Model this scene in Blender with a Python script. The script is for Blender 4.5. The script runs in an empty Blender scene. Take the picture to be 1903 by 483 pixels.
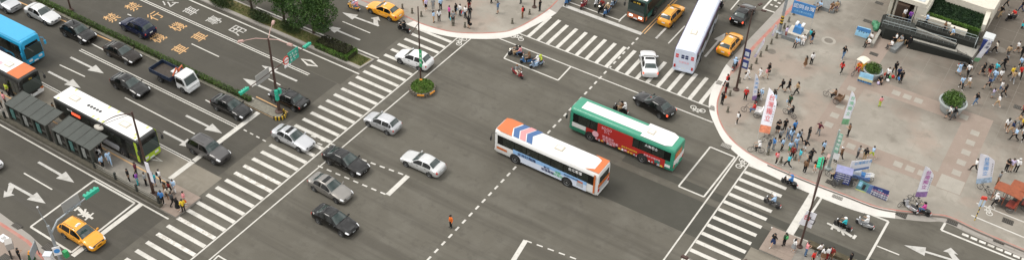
import bpy, bmesh, math, random
from mathutils import Vector, Matrix
random.seed(7)
R = math.radians
S = bpy.context.scene
COL = S.collection

# ---------------------------------------------------------------- camera
FPX, CX, CY, CAMH = 1938.0, 951.5, 241.5, 69.0       # focal length and centre in photo pixels, height in metres
PITCH, ROLL, YAW = R(40.1), R(1.94), R(121.3)
fw = Vector((math.cos(YAW)*math.cos(PITCH), math.sin(YAW)*math.cos(PITCH), -math.sin(PITCH)))
r0 = Vector((math.sin(YAW), -math.cos(YAW), 0)); u0 = r0.cross(fw)
rt = r0*math.cos(ROLL)+u0*math.sin(ROLL); up = -r0*math.sin(ROLL)+u0*math.cos(ROLL)
cd = bpy.data.cameras.new('camera'); cam = bpy.data.objects.new('camera', cd); COL.objects.link(cam)
cam.matrix_world = Matrix(((rt.x, up.x, -fw.x, 0), (rt.y, up.y, -fw.y, 0), (rt.z, up.z, -fw.z, CAMH), (0, 0, 0, 1)))
cd.sensor_fit = 'HORIZONTAL'; cd.sensor_width = 36; cd.lens = 36*FPX/1903; cd.clip_end = 3000; cd.clip_start = 1
S.camera = cam
# ---------------------------------------------------------------- light: bright overcast
SUN_EL, SUN_AZ = 58, 205
wd = bpy.data.worlds.new('World'); S.world = wd; wd.use_nodes = True
nt = wd.node_tree; nt.nodes.clear()
o_ = nt.nodes.new('ShaderNodeOutputWorld'); bg = nt.nodes.new('ShaderNodeBackground')
sky = nt.nodes.new('ShaderNodeTexSky'); sky.sky_type = 'NISHITA'; sky.sun_disc = False
sky.sun_elevation = R(SUN_EL); sky.sun_rotation = R(90-SUN_AZ); sky.air_density = 1.0; sky.dust_density = 4.0; sky.ozone_density = 1.0
# cloud deck: the clear sky almost wholly covered by pale, slightly uneven cloud
tc = nt.nodes.new('ShaderNodeTexCoord'); nz = nt.nodes.new('ShaderNodeTexNoise')
nz.inputs['Scale'].default_value = 3.4; nz.inputs['Detail'].default_value = 6; nz.inputs['Roughness'].default_value = .6
cr = nt.nodes.new('ShaderNodeValToRGB'); cr.color_ramp.elements[0].position = .36; cr.color_ramp.elements[1].position = .66
cr.color_ramp.elements[0].color = (3.0, 2.95, 2.85, 1); cr.color_ramp.elements[1].color = (16.5, 16.2, 15.6, 1)
mx = nt.nodes.new('ShaderNodeMixRGB'); mx.inputs[0].default_value = .86
nt.links.new(tc.outputs['Generated'], nz.inputs['Vector']); nt.links.new(nz.outputs['Fac'], cr.inputs[0])
nt.links.new(sky.outputs[0], mx.inputs[1]); nt.links.new(cr.outputs[0], mx.inputs[2])
nt.links.new(mx.outputs[0], bg.inputs[0]); nt.links.new(bg.outputs[0], o_.inputs[0])
bg.inputs[1].default_value = .1
sl = bpy.data.lights.new('sun', 'SUN'); so = bpy.data.objects.new('sun', sl); COL.objects.link(so)
sl.energy = 1.2; sl.angle = R(24); sl.color = (1, .96, .9)
sd = Vector((math.cos(R(SUN_AZ))*math.cos(R(SUN_EL)), math.sin(R(SUN_AZ))*math.cos(R(SUN_EL)), math.sin(R(SUN_EL))))
so.rotation_euler = sd.to_track_quat('Z', 'Y').to_euler(); so.location = sd*150+Vector((-40, 70, 0))
S.view_settings.view_transform = 'Standard'; S.view_settings.look = 'None'; S.view_settings.gamma = 1
S.view_settings.exposure = 0.6
S.render.engine = 'CYCLES'

# ---------------------------------------------------------------- helpers
def P(x, y, z=0.0):
    """point at height z seen at photo pixel (x, y)"""
    d = fw*FPX + rt*(x-CX) - up*(y-CY)
    return Vector((0, 0, CAMH)) + d*((z-CAMH)/d.z)

def srgb(r, g, b):
    f = lambda c: ((c/255+.055)/1.055)**2.4 if c > 10 else c/255/12.92
    return (f(r), f(g), f(b))

MATS = {}
def mat(name, col, rough=.6, metal=0, var=0, scale=3, coat=0, bump=0, spec=.5, emit=0, trans=0):
    if name in MATS: return MATS[name]
    m = bpy.data.materials.new(name); m.use_nodes = True; MATS[name] = m
    t = m.node_tree; b = t.nodes['Principled BSDF']
    b.inputs['Base Color'].default_value = (*col, 1); b.inputs['Roughness'].default_value = rough
    b.inputs['Metallic'].default_value = metal; b.inputs['Specular IOR Level'].default_value = spec
    if coat: b.inputs['Coat Weight'].default_value = coat; b.inputs['Coat Roughness'].default_value = .04
    if trans: b.inputs['Transmission Weight'].default_value = trans
    if emit:
        b.inputs['Emission Color'].default_value = (*col, 1); b.inputs['Emission Strength'].default_value = emit
    if var or bump:
        c = t.nodes.new('ShaderNodeTexCoord'); n = t.nodes.new('ShaderNodeTexNoise')
        n.inputs['Scale'].default_value = scale; n.inputs['Detail'].default_value = 5; n.inputs['Roughness'].default_value = .65
        t.links.new(c.outputs['Object'], n.inputs['Vector'])
        if var:
            h = t.nodes.new('ShaderNodeMapRange'); h.inputs[1].default_value = .3; h.inputs[2].default_value = .7
            h.inputs[3].default_value = 1-var; h.inputs[4].default_value = 1+var
            x = t.nodes.new('ShaderNodeVectorMath'); x.operation = 'SCALE'; x.inputs[0].default_value = col
            t.links.new(n.outputs['Fac'], h.inputs[0]); t.links.new(h.outputs[0], x.inputs['Scale']); t.links.new(x.outputs[0], b.inputs['Base Color'])
        if bump:
            bp = t.nodes.new('ShaderNodeBump'); bp.inputs['Strength'].default_value = bump; bp.inputs['Distance'].default_value = .02
            t.links.new(n.outputs['Fac'], bp.inputs['Height']); t.links.new(bp.outputs[0], b.inputs['Normal'])
    return m

def layered(name, base, spots, rough=.85, fine=38, finev=.16, streak=None):
    """worn ground: base colour, blotches [(scale, colour, low, high, strength)], fine grain, optional tyre streaks along x or y"""
    m = bpy.data.materials.new(name); m.use_nodes = True; MATS[name] = m
    t = m.node_tree; b = t.nodes['Principled BSDF']; b.inputs['Roughness'].default_value = rough; b.inputs['Specular IOR Level'].default_value = .3
    geo = t.nodes.new('ShaderNodeNewGeometry'); cur = None
    rgb = t.nodes.new('ShaderNodeRGB'); rgb.outputs[0].default_value = (*base, 1); cur = rgb.outputs[0]
    def noise(scale, detail=5, vec=None, rgh=.6):
        n = t.nodes.new('ShaderNodeTexNoise'); n.inputs['Scale'].default_value = scale; n.inputs['Detail'].default_value = detail; n.inputs['Roughness'].default_value = rgh
        t.links.new(vec or geo.outputs['Position'], n.inputs['Vector']); return n.outputs['Fac']
    def blend(fac, col):
        nonlocal cur
        x = t.nodes.new('ShaderNodeMixRGB'); t.links.new(fac, x.inputs[0]); t.links.new(cur, x.inputs[1]); x.inputs[2].default_value = (*col, 1); cur = x.outputs[0]
    for i, (sc, col, lo, hi, st) in enumerate(spots):
        mp = t.nodes.new('ShaderNodeMapping'); mp.inputs['Location'].default_value = (13.7*i, 7.1*i, 3.3*i)
        t.links.new(geo.outputs['Position'], mp.inputs['Vector'])
        f = noise(sc, 6, mp.outputs[0]); r = t.nodes.new('ShaderNodeMapRange'); r.inputs[1].default_value = lo; r.inputs[2].default_value = hi; r.inputs[4].default_value = st
        t.links.new(f, r.inputs[0]); blend(r.outputs[0], col)
    if streak:
        for (sx, sy, col, lo, hi, st) in streak:
            mp = t.nodes.new('ShaderNodeMapping'); mp.inputs['Scale'].default_value = (sx, sy, 1); t.links.new(geo.outputs['Position'], mp.inputs['Vector'])
            f = noise(1, 4, mp.outputs[0]); r = t.nodes.new('ShaderNodeMapRange'); r.inputs[1].default_value = lo; r.inputs[2].default_value = hi; r.inputs[4].default_value = st
            t.links.new(f, r.inputs[0]); blend(r.outputs[0], col)
    f = noise(fine, 3); r = t.nodes.new('ShaderNodeMapRange'); r.inputs[1].default_value = .25; r.inputs[2].default_value = .75; r.inputs[3].default_value = 1-finev; r.inputs[4].default_value = 1+finev
    t.links.new(f, r.inputs[0]); x = t.nodes.new('ShaderNodeVectorMath'); x.operation = 'SCALE'
    t.links.new(cur, x.inputs[0]); t.links.new(r.outputs[0], x.inputs['Scale']); t.links.new(x.outputs[0], b.inputs['Base Color'])
    bp = t.nodes.new('ShaderNodeBump'); bp.inputs['Strength'].default_value = .25; bp.inputs['Distance'].default_value = .01
    t.links.new(f, bp.inputs['Height']); t.links.new(bp.outputs[0], b.inputs['Normal'])
    return m

class MB:
    """collects faces; mesh() or build() turns them into one mesh"""
    def __init__(s): s.v = []; s.f = []; s.mi = []; s.cur = 0
    def add(s, vs, fs):
        k = len(s.v); s.v += [tuple(p) for p in vs]
        for f in fs: s.f.append([i+k for i in f]); s.mi.append(s.cur)
        return s
    def box(s, c, d, rz=0, taper=1.0):
        a, b, h = d[0]/2, d[1]/2, d[2]/2; q = []
        for z, k in ((-h, 1), (h, taper)):
            for x, y in ((-a, -b), (a, -b), (a, b), (-a, b)):
                x *= k; y *= k
                q.append((c[0]+x*math.cos(rz)-y*math.sin(rz), c[1]+x*math.sin(rz)+y*math.cos(rz), c[2]+z))
        return s.add(q, [(3, 2, 1, 0), (4, 5, 6, 7), (0, 1, 5, 4), (1, 2, 6, 5), (2, 3, 7, 6), (3, 0, 4, 7)])
    def prism(s, poly, z0, z1):
        n = len(poly)
        a = sum(poly[i][0]*poly[(i+1) % n][1]-poly[(i+1) % n][0]*poly[i][1] for i in range(n))
        if a < 0: poly = poly[::-1]
        return s.add([(x, y, z0) for x, y in poly]+[(x, y, z1) for x, y in poly],
                     [list(range(n))[::-1], [n+i for i in range(n)]]+[(i, (i+1) % n, n+(i+1) % n, n+i) for i in range(n)])
    def sheet(s, poly, z=0.0):
        n = len(poly); a = sum(poly[i][0]*poly[(i+1) % n][1]-poly[(i+1) % n][0]*poly[i][1] for i in range(n))
        if a < 0: poly = poly[::-1]
        return s.add([(p[0], p[1], z) for p in poly], [list(range(n))])
    def loft(s, rings, caps=True, closed=True):
        k = len(s.v); n = len(rings[0])
        vs = [p for r in rings for p in r]; fs = []
        for i in range(len(rings)-1):
            for j in range(n if closed else n-1):
                fs.append((i*n+j, i*n+(j+1) % n, (i+1)*n+(j+1) % n, (i+1)*n+j))
        if caps: fs.append(list(range(n))[::-1]); fs.append([(len(rings)-1)*n+j for j in range(n)])
        return s.add(vs, fs)
    def tube(s, pts, r, n=6, caps=True):
        pts = [Vector(p) for p in pts]; rs = r if isinstance(r, (list, tuple)) else [r]*len(pts); rings = []
        for i, p in enumerate(pts):
            t = (pts[min(i+1, len(pts)-1)]-pts[max(i-1, 0)]).normalized()
            a = t.cross(Vector((0, 0, 1))) if abs(t.z) < .9 else t.cross(Vector((1, 0, 0)))
            a.normalize(); b = t.cross(a)
            rings.append([p+(a*math.cos(2*math.pi*j/n)+b*math.sin(2*math.pi*j/n))*rs[i] for j in range(n)])
        return s.loft(rings, caps)
    def lathe(s, prof, n=16, c=(0, 0, 0), axis='z'):
        rings = []
        for r, h in prof:
            ring = []
            for j in range(n):
                a = 2*math.pi*j/n; x, y = r*math.cos(a), r*math.sin(a)
                ring.append((c[0]+x, c[1]+y, c[2]+h) if axis == 'z' else (c[0]+x, c[1]+h, c[2]+y))
            rings.append(ring)
        return s.loft(rings, True)
    def ico(s, c, r, sub=1):
        b = bmesh.new(); bmesh.ops.create_icosphere(b, subdivisions=sub, radius=1)
        rr = r if isinstance(r, (tuple, list)) else (r, r, r); b.verts.index_update()
        s.add([(c[0]+v.co.x*rr[0], c[1]+v.co.y*rr[1], c[2]+v.co.z*rr[2]) for v in b.verts], [[v.index for v in f.verts] for f in b.faces]); b.free(); return s
    def mesh(s, name, smooth=False, fix=True):
        me = bpy.data.meshes.new(name); me.from_pydata(s.v, [], s.f)
        if max(s.mi, default=0): me.polygons.foreach_set('material_index', s.mi)
        if fix:
            b = bmesh.new(); b.from_mesh(me); bmesh.ops.recalc_face_normals(b, faces=b.faces); b.to_mesh(me); b.free()
        if smooth: me.polygons.foreach_set('use_smooth', [True]*len(me.polygons)); me.set_sharp_from_angle(angle=R(smooth if smooth is not True else 40))
        return me
    def build(s, name, m, parent=None, smooth=False, fix=True):
        return link(name, s.mesh(name, smooth, fix), m, parent)

def link(name, me, m, parent=None):
    o = bpy.data.objects.new(name, me); COL.objects.link(o)
    if m is not None:
        for k in (m if isinstance(m, (list, tuple)) else [m]): me.materials.append(k)
    if parent is not None: o.parent = parent
    return o
def tag(o, label=None, cat=None, group=None, kind=None):
    if label: o['label'] = label
    if cat: o['category'] = cat
    if group: o['group'] = group
    if kind: o['kind'] = kind
    return o
def thing(name, label, cat, loc=(0, 0, 0), rz=0, group=None):
    o = bpy.data.objects.new(name, None); COL.objects.link(o); o.empty_display_size = .3
    o.location = loc; o.rotation_euler = (0, 0, rz); return tag(o, label, cat, group)

class Kit:
    """a thing with parts, built once; put() makes an individual that shares the meshes but has its own materials"""
    def __init__(s, solid=False): s.parts = []; s.solid = solid
    def add(s, name, mb, role, parent=None, smooth=False):
        me = mb if isinstance(mb, bpy.types.Mesh) else mb.mesh(name, smooth)
        n = len(role) if isinstance(role, tuple) else 1
        while len(me.materials) < n: me.materials.append(None)
        s.parts.append((name, me, role if isinstance(role, tuple) else (role,), parent)); return len(s.parts)-1
    def put(s, name, label, cat, loc, rz, mats, group=None, scale=1, skip=(), only=None):
        made = {}
        if not s.solid: root = thing(name, label, cat, loc, rz, group); root.scale = (scale,)*3
        else: root = None
        for i, (pn, me, roles, par) in enumerate(s.parts):
            if pn in skip or (par is not None and par not in made): continue
            o = bpy.data.objects.new(name if (s.solid and i == 0) else pn, me); COL.objects.link(o)
            for j, rl in enumerate(roles):
                o.material_slots[j].link = 'OBJECT'; o.material_slots[j].material = mats[rl] if rl in mats else MATS[rl]
            made[i] = o
            if s.solid and i == 0:
                root = o; o.location = loc; o.rotation_euler = (0, 0, rz); o.scale = (scale,)*3; tag(o, label, cat, group)
            else: o.parent = made[par] if par is not None else root
        return root

_txt = {}
def text_mesh(s, size=1.0, extrude=0.0, align='CENTER', bold=0.0):
    """lettering as a mesh, centred on the origin in the xy plane"""
    k = (s, size, extrude, align, bold)
    if k in _txt: return _txt[k].copy()
    cu = bpy.data.curves.new('lettering', 'FONT'); cu.body = s; cu.size = size; cu.align_x = align; cu.align_y = 'CENTER'; cu.extrude = extrude; cu.resolution_u = 2; cu.offset = bold
    o = bpy.data.objects.new('lettering', cu); COL.objects.link(o)
    dg = bpy.context.evaluated_depsgraph_get(); me = bpy.data.meshes.new_from_object(o.evaluated_get(dg))
    bpy.data.objects.remove(o); bpy.data.curves.remove(cu); me.materials.clear(); _txt[k] = me
    xs = [v.co.x for v in me.vertices]; ys = [v.co.y for v in me.vertices]
    if xs and align == 'CENTER':
        cx, cy = (min(xs)+max(xs))/2, (min(ys)+max(ys))/2
        for v in me.vertices: v.co.x -= cx; v.co.y -= cy
    return me.copy()
def lettering(name, s, size, m, parent, M, extrude=.004, sx=1, sy=1):
    """writing on a thing: M maps the text plane (x right, y up, z out) into the parent's space"""
    me = text_mesh(s, size, extrude); me.transform(M @ Matrix.Diagonal((sx, sy, 1, 1))); return link(name, me, m, parent)
def frame(o, x, y):
    """matrix with origin o, x axis x, y axis y"""
    x = Vector(x).normalized(); y = Vector(y).normalized(); z = x.cross(y); o = Vector(o)
    return Matrix(((x.x, y.x, z.x, o.x), (x.y, y.y, z.y, o.y), (x.z, y.z, z.z, o.z), (0, 0, 0, 1)))
# ---------------------------------------------------------------- ground materials
ASPH = layered('asphalt', (.108, .100, .082), [(.05, (.092, .085, .069), .42, .62, .8), (.35, (.128, .12, .101), .47, .66, .75), (1.3, (.076, .07, .058), .54, .7, .6)],
               fine=30, finev=.2, streak=[(.03, .55, (.072, .066, .054), .48, .64, .75), (.05, 1.4, (.126, .118, .099), .53, .72, .5)])
ASPH_OLD = layered('old_asphalt', (.072, .067, .054), [(.2, (.085, .079, .064), .45, .65, .7), (1.5, (.076, .072, .06), .55, .7, .5)], fine=30, finev=.2)
ASPH_AVE = layered('avenue_asphalt', (.072, .067, .055), [(.07, (.06, .056, .046), .42, .6, .8), (.4, (.084, .078, .065), .5, .7, .6), (1.4, (.058, .054, .046), .56, .72, .6)], fine=30, finev=.2, streak=[(.03, .55, (.058, .054, .046), .5, .66, .7), (.05, 1.4, (.094, .088, .077), .53, .72, .5)])
ASPH_DARK = layered('patched_asphalt', (.058, .056, .046), [(.5, (.07, .067, .056), .45, .7, .7), (2, (.056, .054, .046), .55, .7, .5)], fine=30, finev=.2)
CONC = layered('bay_concrete', (.205, .185, .15), [(.3, (.16, .145, .118), .45, .65, .7), (1.6, (.235, .215, .18), .5, .7, .5)], streak=[(.05, .9, (.14, .127, .103), .5, .7, .6)])
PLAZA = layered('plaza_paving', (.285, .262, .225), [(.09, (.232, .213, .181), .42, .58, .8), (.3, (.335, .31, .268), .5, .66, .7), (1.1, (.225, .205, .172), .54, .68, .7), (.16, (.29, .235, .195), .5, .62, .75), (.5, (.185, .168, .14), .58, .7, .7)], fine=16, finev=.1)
_t = PLAZA.node_tree; _v = [n for n in _t.nodes if n.type == 'VECT_MATH'][0]; _src = _v.inputs[0].links[0].from_socket   # paving colour blends to a darker brown towards the far right of the plaza
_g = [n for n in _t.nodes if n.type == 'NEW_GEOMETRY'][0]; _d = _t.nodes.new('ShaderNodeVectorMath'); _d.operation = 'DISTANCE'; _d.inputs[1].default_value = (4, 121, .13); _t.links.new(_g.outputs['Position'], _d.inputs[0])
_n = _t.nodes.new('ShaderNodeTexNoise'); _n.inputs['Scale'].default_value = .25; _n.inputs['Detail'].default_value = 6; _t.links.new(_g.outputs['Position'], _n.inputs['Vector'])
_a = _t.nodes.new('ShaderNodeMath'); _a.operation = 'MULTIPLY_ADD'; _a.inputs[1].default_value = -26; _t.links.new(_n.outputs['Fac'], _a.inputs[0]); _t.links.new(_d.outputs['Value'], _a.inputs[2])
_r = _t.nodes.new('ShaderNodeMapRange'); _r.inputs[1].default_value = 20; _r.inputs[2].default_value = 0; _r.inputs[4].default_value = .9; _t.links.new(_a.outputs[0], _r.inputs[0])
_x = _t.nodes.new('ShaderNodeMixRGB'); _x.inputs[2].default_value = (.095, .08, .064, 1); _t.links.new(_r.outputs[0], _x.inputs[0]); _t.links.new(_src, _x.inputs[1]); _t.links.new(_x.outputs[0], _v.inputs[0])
PINK = layered('pink_paving', (.265, .212, .178), [(.3, (.235, .19, .155), .45, .65, .7), (1.2, (.3, .248, .21), .52, .7, .5)], fine=16, finev=.12)
PALE = layered('pale_paving', (.325, .303, .264), [(.8, (.285, .265, .23), .45, .65, .7)], fine=16, finev=.1)
WHITEC = layered('white_apron', (.60, .58, .545), [(.5, (.53, .51, .475), .45, .65, .7), (2.2, (.43, .41, .375), .6, .75, .5)], fine=20, finev=.08)
GREYC = layered('grey_kerb', (.30, .28, .255), [(.6, (.25, .235, .21), .45, .65, .7)], fine=20, finev=.1)
RED = layered('red_kerb_paint', (.40, .155, .125), [(.8, (.38, .25, .21), .42, .62, .8)], fine=20, finev=.1)
WPAINT = layered('white_road_paint', (.55, .535, .495), [(1.2, (.43, .415, .375), .48, .68, .8), (5, (.36, .34, .3), .58, .72, .8)], fine=30, finev=.06)
WLET = layered('faded_white_lettering', (.46, .45, .425), [(1.6, (.33, .32, .295), .48, .66, .8), (6, (.2, .19, .17), .6, .7, .7)], fine=30, finev=.1)
WWORN = layered('worn_white_paint', (.62, .60, .56), [(1.6, (.36, .335, .29), .45, .62, .8), (6, (.2, .185, .155), .58, .68, .9)], fine=30, finev=.1)
YPAINT = layered('yellow_road_paint', (.55, .34, .165), [(1.5, (.42, .28, .15), .5, .68, .7)], fine=30, finev=.1)
BPAINT = layered('pale_blue_paint', (.55, .61, .66), [(1.5, (.4, .43, .45), .5, .68, .7)], fine=30, finev=.1)
SOIL = layered('dry_grass_soil', (.15, .125, .055), [(.8, (.085, .1, .03), .42, .6, .9), (2.5, (.2, .15, .08), .52, .7, .7)], fine=24, finev=.25)
mat('iron', (.045, .042, .037), .7, .3); mat('concrete', (.3, .285, .255), .85, var=.15, scale=2)

# ---------------------------------------------------------------- the road sheet
road = tag(MB().sheet([(-700, -500), (700, -500), (700, 900), (-700, 900)]).build('road', ASPH), kind='structure')
def W2(p, z=0): q = P(p[0], p[1], z); return (q.x, q.y)
def patch(name, poly, m, z, parent=road): return MB().sheet(poly, z).build(name, m, parent)
def rect(x0, x1, y0, y1): return [(x0, y0), (x1, y0), (x1, y1), (x0, y1)]
LZ = [0]
def mark(name, poly, m=None, z=None):
    LZ[0] = (LZ[0]+1) % 9
    return patch(name, poly, m or WPAINT, z if z is not None else .012+LZ[0]*.0012)
def xline(name, y, x0, x1, w=.15, m=None): return mark(name, rect(min(x0, x1), max(x0, x1), y-w/2, y+w/2), m)
def yline(name, x, y0, y1, w=.15, m=None): return mark(name, rect(x-w/2, x+w/2, min(y0, y1), max(y0, y1)), m)
def pline(name, a, b, w=.15, m=None):
    a = Vector((*W2(a), 0)); b = Vector((*W2(b), 0)); d = (b-a).normalized(); n = Vector((-d.y, d.x, 0))*w/2
    return mark(name, [(q.x, q.y) for q in (a-n, b-n, b+n, a+n)], m)
# asphalt of other ages and the concrete bus bays
patch('old_asphalt_carriageway', rect(-260, -61.9, 66.0, 84.6), ASPH_OLD, .004)
patch('avenue_asphalt', rect(-260, -62.3, 20, 65.9), ASPH_AVE, .003)
patch('asphalt_patch', rect(-33.6, 30, 66.6, 71.3), ASPH_DARK, .004)
patch('asphalt_repair', rect(-31, 10, 72.2, 73.2), ASPH_DARK, .005)
patch('concrete_bus_bay', rect(-260, (P(408, 331).x+P(376, 363).x)/2, 44.6, P(361, 302).y-.1), CONC, .006)
patch('concrete_bus_bay', rect(-15.6, 120, 64.9, 68.4), CONC, .006)

# pedestrian crossings
for k in range(-3, 35):
    y = 37.07+1.237*k-.22
    mark('crosswalk_stripe', rect(-61.35, -56.62, y+.02, y+.44), WWORN if k in (2, 4, 10, 11, 15, 16) else WPAINT)
yline('crosswalk_edge_line', -56.5, 20, 80.6, .16); yline('bicycle_crossing_line', -55.15, 20, 81.3, .14)
b0, b1 = P(979.6, 66.4).x, P(1297.7, 190).x
for k in range(18):
    x = b0+(b1-b0)*k/17
    mark('crosswalk_stripe', rect(x+.03, x+.47, 85.08, 89.6 if k > 1 else 90.0))
xline('crosswalk_edge_line', 85.0, -51.5, -26.9, .15); xline('bicycle_crossing_line', 82.85, -53, -25.9, .15)
ys = P(1392, 303).y
for k in range(-6, 14):
    y = ys-1.262*k-.45
    if k < 0: continue
    mark('crosswalk_stripe', rect(-20.1, -15.75 if k else -15.3, y+.03, y+.47))
yline('crosswalk_edge_line', -20.2, 40, ys+.3, .15); yline('bicycle_crossing_line', -21.55, 40, 79.7, .15)
# stop lines
xline('stop_line', 93.0, -51, -39.4, .6, WLET)
a, b = P(318, 333.5), P(478, 208)
yline('stop_line', (a.x+b.x)/2, a.y, b.y, .55)
a, b = P(135, 477), P(262, 378); yline('stop_line', (a.x+b.x)/2, 33.5, b.y, .5)
a, b = P(1513, 362), P(1468, 437); yline('stop_line', (a.x+b.x)/2-.1, a.y, b.y, .75)
# left carriageways
xline('edge_line', 41.44, -260, -61.9, .16)
for dy in (-.13, .13):
    xline('lane_line', 54.58+dy, -89.6, -65.9, .12); xline('lane_line', 65.4+dy, -260, -65.8, .12)
    xline('lane_line', P(298, 270).y+dy*.9, -260, P(361, 302).x, .11)
xline('edge_line', 68.55, -260, -61.4, .18)
def plines(name, segs, w=.14, m=None):
    for s in segs: pline(name, s[0], s[1], w, m)
plines('lane_line', [((111, 121), (158, 143)), ((232, 181.5), (349, 242)), ((171, 82), (194, 94)), ((382, 186), (393, 192)), ((356, 82), (407, 106)),
       ((44.5, 321.5), (97, 352)), ((349, 242), (362, 249)), ((499, 147), (521, 158.5)), ((237, 27), (244, 30))])
plines('edge_line', [((476, 14), (704, 109))], .2)
plines('lane_line', [((636.5, 40.5), (688, 62))])
plines('yellow_edge_line', [((-120, -62), (288, 111.5)), ((288, 111.5), (516, 222.5))], .16, YPAINT)
plines('yellow_edge_line', [((476, 180), (535, 208.7))], .14, YPAINT)
plines('lane_line', [((1242, 81.4), (1272.6, 49)), ((1358, 19), (1374, 0)), ((1374, 0), (1384, -13)), ((1629.5, 456.5), (1671, 473))], .15)
for dy in (-.16, .16): yline('yellow_centre_line', P(1195, 62.6).x+dy, P(1195, 62.6).y, 180, .12, YPAINT)
def dashes(name, a, b, n, duty=.5, w=.14, m=None):
    a = Vector((*W2(a), 0)); b = Vector((*W2(b), 0)); d = (b-a)/n; t = d.normalized(); nn = Vector((-t.y, t.x, 0))*w/2
    for k in range(n):
        p = a+d*k; q = p+d*duty
        mark(name, [(v.x, v.y) for v in (p-nn, q-nn, q+nn, p+nn)], m)
dashes('guide_dash', (794, 483), (1190, 66.4), 38, .5, .2)
dashes('guide_dash', (770, 508), (794, 483), 2, .5, .2)
dashes('guide_dash', (591, 308), (724, 364), 8, .55, .17); dashes('guide_dash', (590, 258+8), (757, 327), 10, .55, .17)
dashes('guide_dash', (453, 241), (500, 266), 4, .5, .14); dashes('guide_dash', (578, 252), (632, 274), 3, .5, .14)
pline('box_end_line', (720.5, 362), (758, 326.5), .5)
pline('box_end_line', (977, 446), (954, 483), .45); dashes('guide_dash', (977, 446.5), (1080, 484), 5, .55, .15)
pline('box_end_line', (954, 483), (930, 521), .45)
plines('box_line', [((397, 483), (405, 475)), ((405, 474), (425, 486))], .15)
# boxes where scooters wait
def box_px(name, pts, w=.16, close=True):
    n = len(pts)
    for i in range(n if close else n-1): pline(name, pts[i], pts[(i+1) % n], w)
box_px('scooter_box_line', [(175, 335), (250.5, 377), (133, 468.5), (57, 421)], .2)
box_px('scooter_box_line', [(952, 89.5), (936.7, 108.8), (1037, 149.5), (1060.5, 124.5)], .17, False)
box_px('scooter_box_line', [(1320, 273), (1366, 292), (1308, 365.5), (1261, 346)], .17)
box_px('scooter_box_line', [(1059, 5), (1151, 38.5), (1164, 27)], .17, False)
box_px('scooter_box_line', [(1500, 408), (1529.7, 363), (1651, 411), (1607, 490)], .22, False)
pline('edge_line', (1433, 422), (1470, 436), .2); pline('edge_line', (1470, 436), (1602, 487), .16)
pline('lane_line', (1150, 41), (1153.5, 38), .15)

def arrow(tail, tip, w=.13, head=1.9, hw=.58, side=0):
    """direction arrow on the road; side=+1 adds a branch to the left, -1 to the right of travel"""
    a = Vector((*W2(tail), 0)); b = Vector((*W2(tip), 0)); d = (b-a).normalized(); n = Vector((-d.y, d.x, 0)); h = b-d*head
    pts = [a-n*w, h-n*w, h-n*hw, b, h+n*hw, h+n*w, a+n*w]
    mark('direction_arrow', [(p.x, p.y) for p in pts], WLET)
    if side:
        n = n*side; s = a+d*.1; e = s+d*.9+n*.8
        pts = [s+n*w*.9, e-d*.18+n*.1, e-d*.55+n*.12, e+d*.15+n*.75, e+d*.75-n*.02, e+d*.33, s+d*.75+n*w*.9]
        mark('direction_arrow', [(p.x, p.y) for p in pts], WLET)
for t_, p_ in (((131, 107), (193, 137)), ((90, 133.5), (150, 164)), ((345.7, 215), (413, 248)), ((304, 244.5), (366, 277)), ((71.4, 301), (138, 339)),
               ((552, 151), (486, 122)), ((511, 172.5), (451, 146)), ((669, 75), (604, 47.6))): arrow(t_, p_)
arrow((17, 340.5), (85, 378), side=-1); arrow((704, 49), (636, 24), side=-1); arrow((1788, 488), (1680, 455), side=-1)
arrow((1310, 106), (1348, 62)); arrow((1219, 72), (1256, 34))
# white diamond, scooter and bicycle symbols
def outline(name, pts, w, m=None):
    c = [sum(p[i] for p in pts)/len(pts) for i in (0, 1)]; q = []
    for p in pts:
        d = math.hypot(p[0]-c[0], p[1]-c[1]); k = max(0, 1-w/d*1.6); q.append((c[0]+(p[0]-c[0])*k, c[1]+(p[1]-c[1])*k))
    n = len(pts); b = MB(); z = .02
    b.add([(x, y, z) for x, y in pts+q], [(i, (i+1) % n, n+(i+1) % n, n+i) for i in range(n)]); return b.build(name, m or WPAINT, road)
outline('painted_diamond', [W2(p) for p in ((558.5, 109.5), (579, 112), (591.5, 124.5), (570.5, 122.5))], .2)
outline('painted_diamond', [W2(p) for p in ((283, 286), (303, 300), (276, 297), (266, 290))], .16)
def strokes(name, M, segs, rings, z=.024, m=None):
    b = MB()
    for pl, w in segs:
        for (ax, ay), (bx, by) in zip(pl, pl[1:]):
            a = Vector((ax, ay, 0)); c = Vector((bx, by, 0)); d = (c-a).normalized(); n = Vector((-d.y, d.x, 0))*w/2
            z += .0004; b.add([(M @ q) for q in (a-n-d*w*.2, c-n+d*w*.2, c+n+d*w*.2, a+n-d*w*.2)], [(0, 1, 2, 3)])
            for i in range(4): p = b.v[-4+i]; b.v[-4+i] = (p[0], p[1], z)
    for cx, cy, r, w in rings:
        n = 16; vs = []
        for rr in (r, r-w): vs += [M @ Vector((cx+rr*math.cos(2*math.pi*i/n), cy+rr*math.sin(2*math.pi*i/n), 0)) for i in range(n)]
        z += .0004; b.add([(q.x, q.y, z) for q in vs], [(i, (i+1) % n, n+(i+1) % n, n+i) for i in range(n)])
    return b.build(name, m or WPAINT, road)
def flatM(px_, up_, sx, sy):
    c = W2(px_); u = Vector((*up_, 0)).normalized(); r = Vector((u.y, -u.x, 0))
    return Matrix(((r.x*sx, u.x*sy, 0, c[0]), (r.y*sx, u.y*sy, 0, c[1]), (0, 0, 1, 0), (0, 0, 0, 1)))
BIKE = ([([(-.55, 0), (-.2, .42), (.3, .42), (.55, 0)], .1), ([(-.55, 0), (.02, 0), (.3, .42)], .1), ([(-.2, .42), (.02, 0)], .09), ([(.22, .58), (.42, .56)], .09), ([(-.32, .54), (-.1, .54)], .1)], [(-.55, 0, .36, .11), (.55, 0, .36, .11)])
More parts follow.
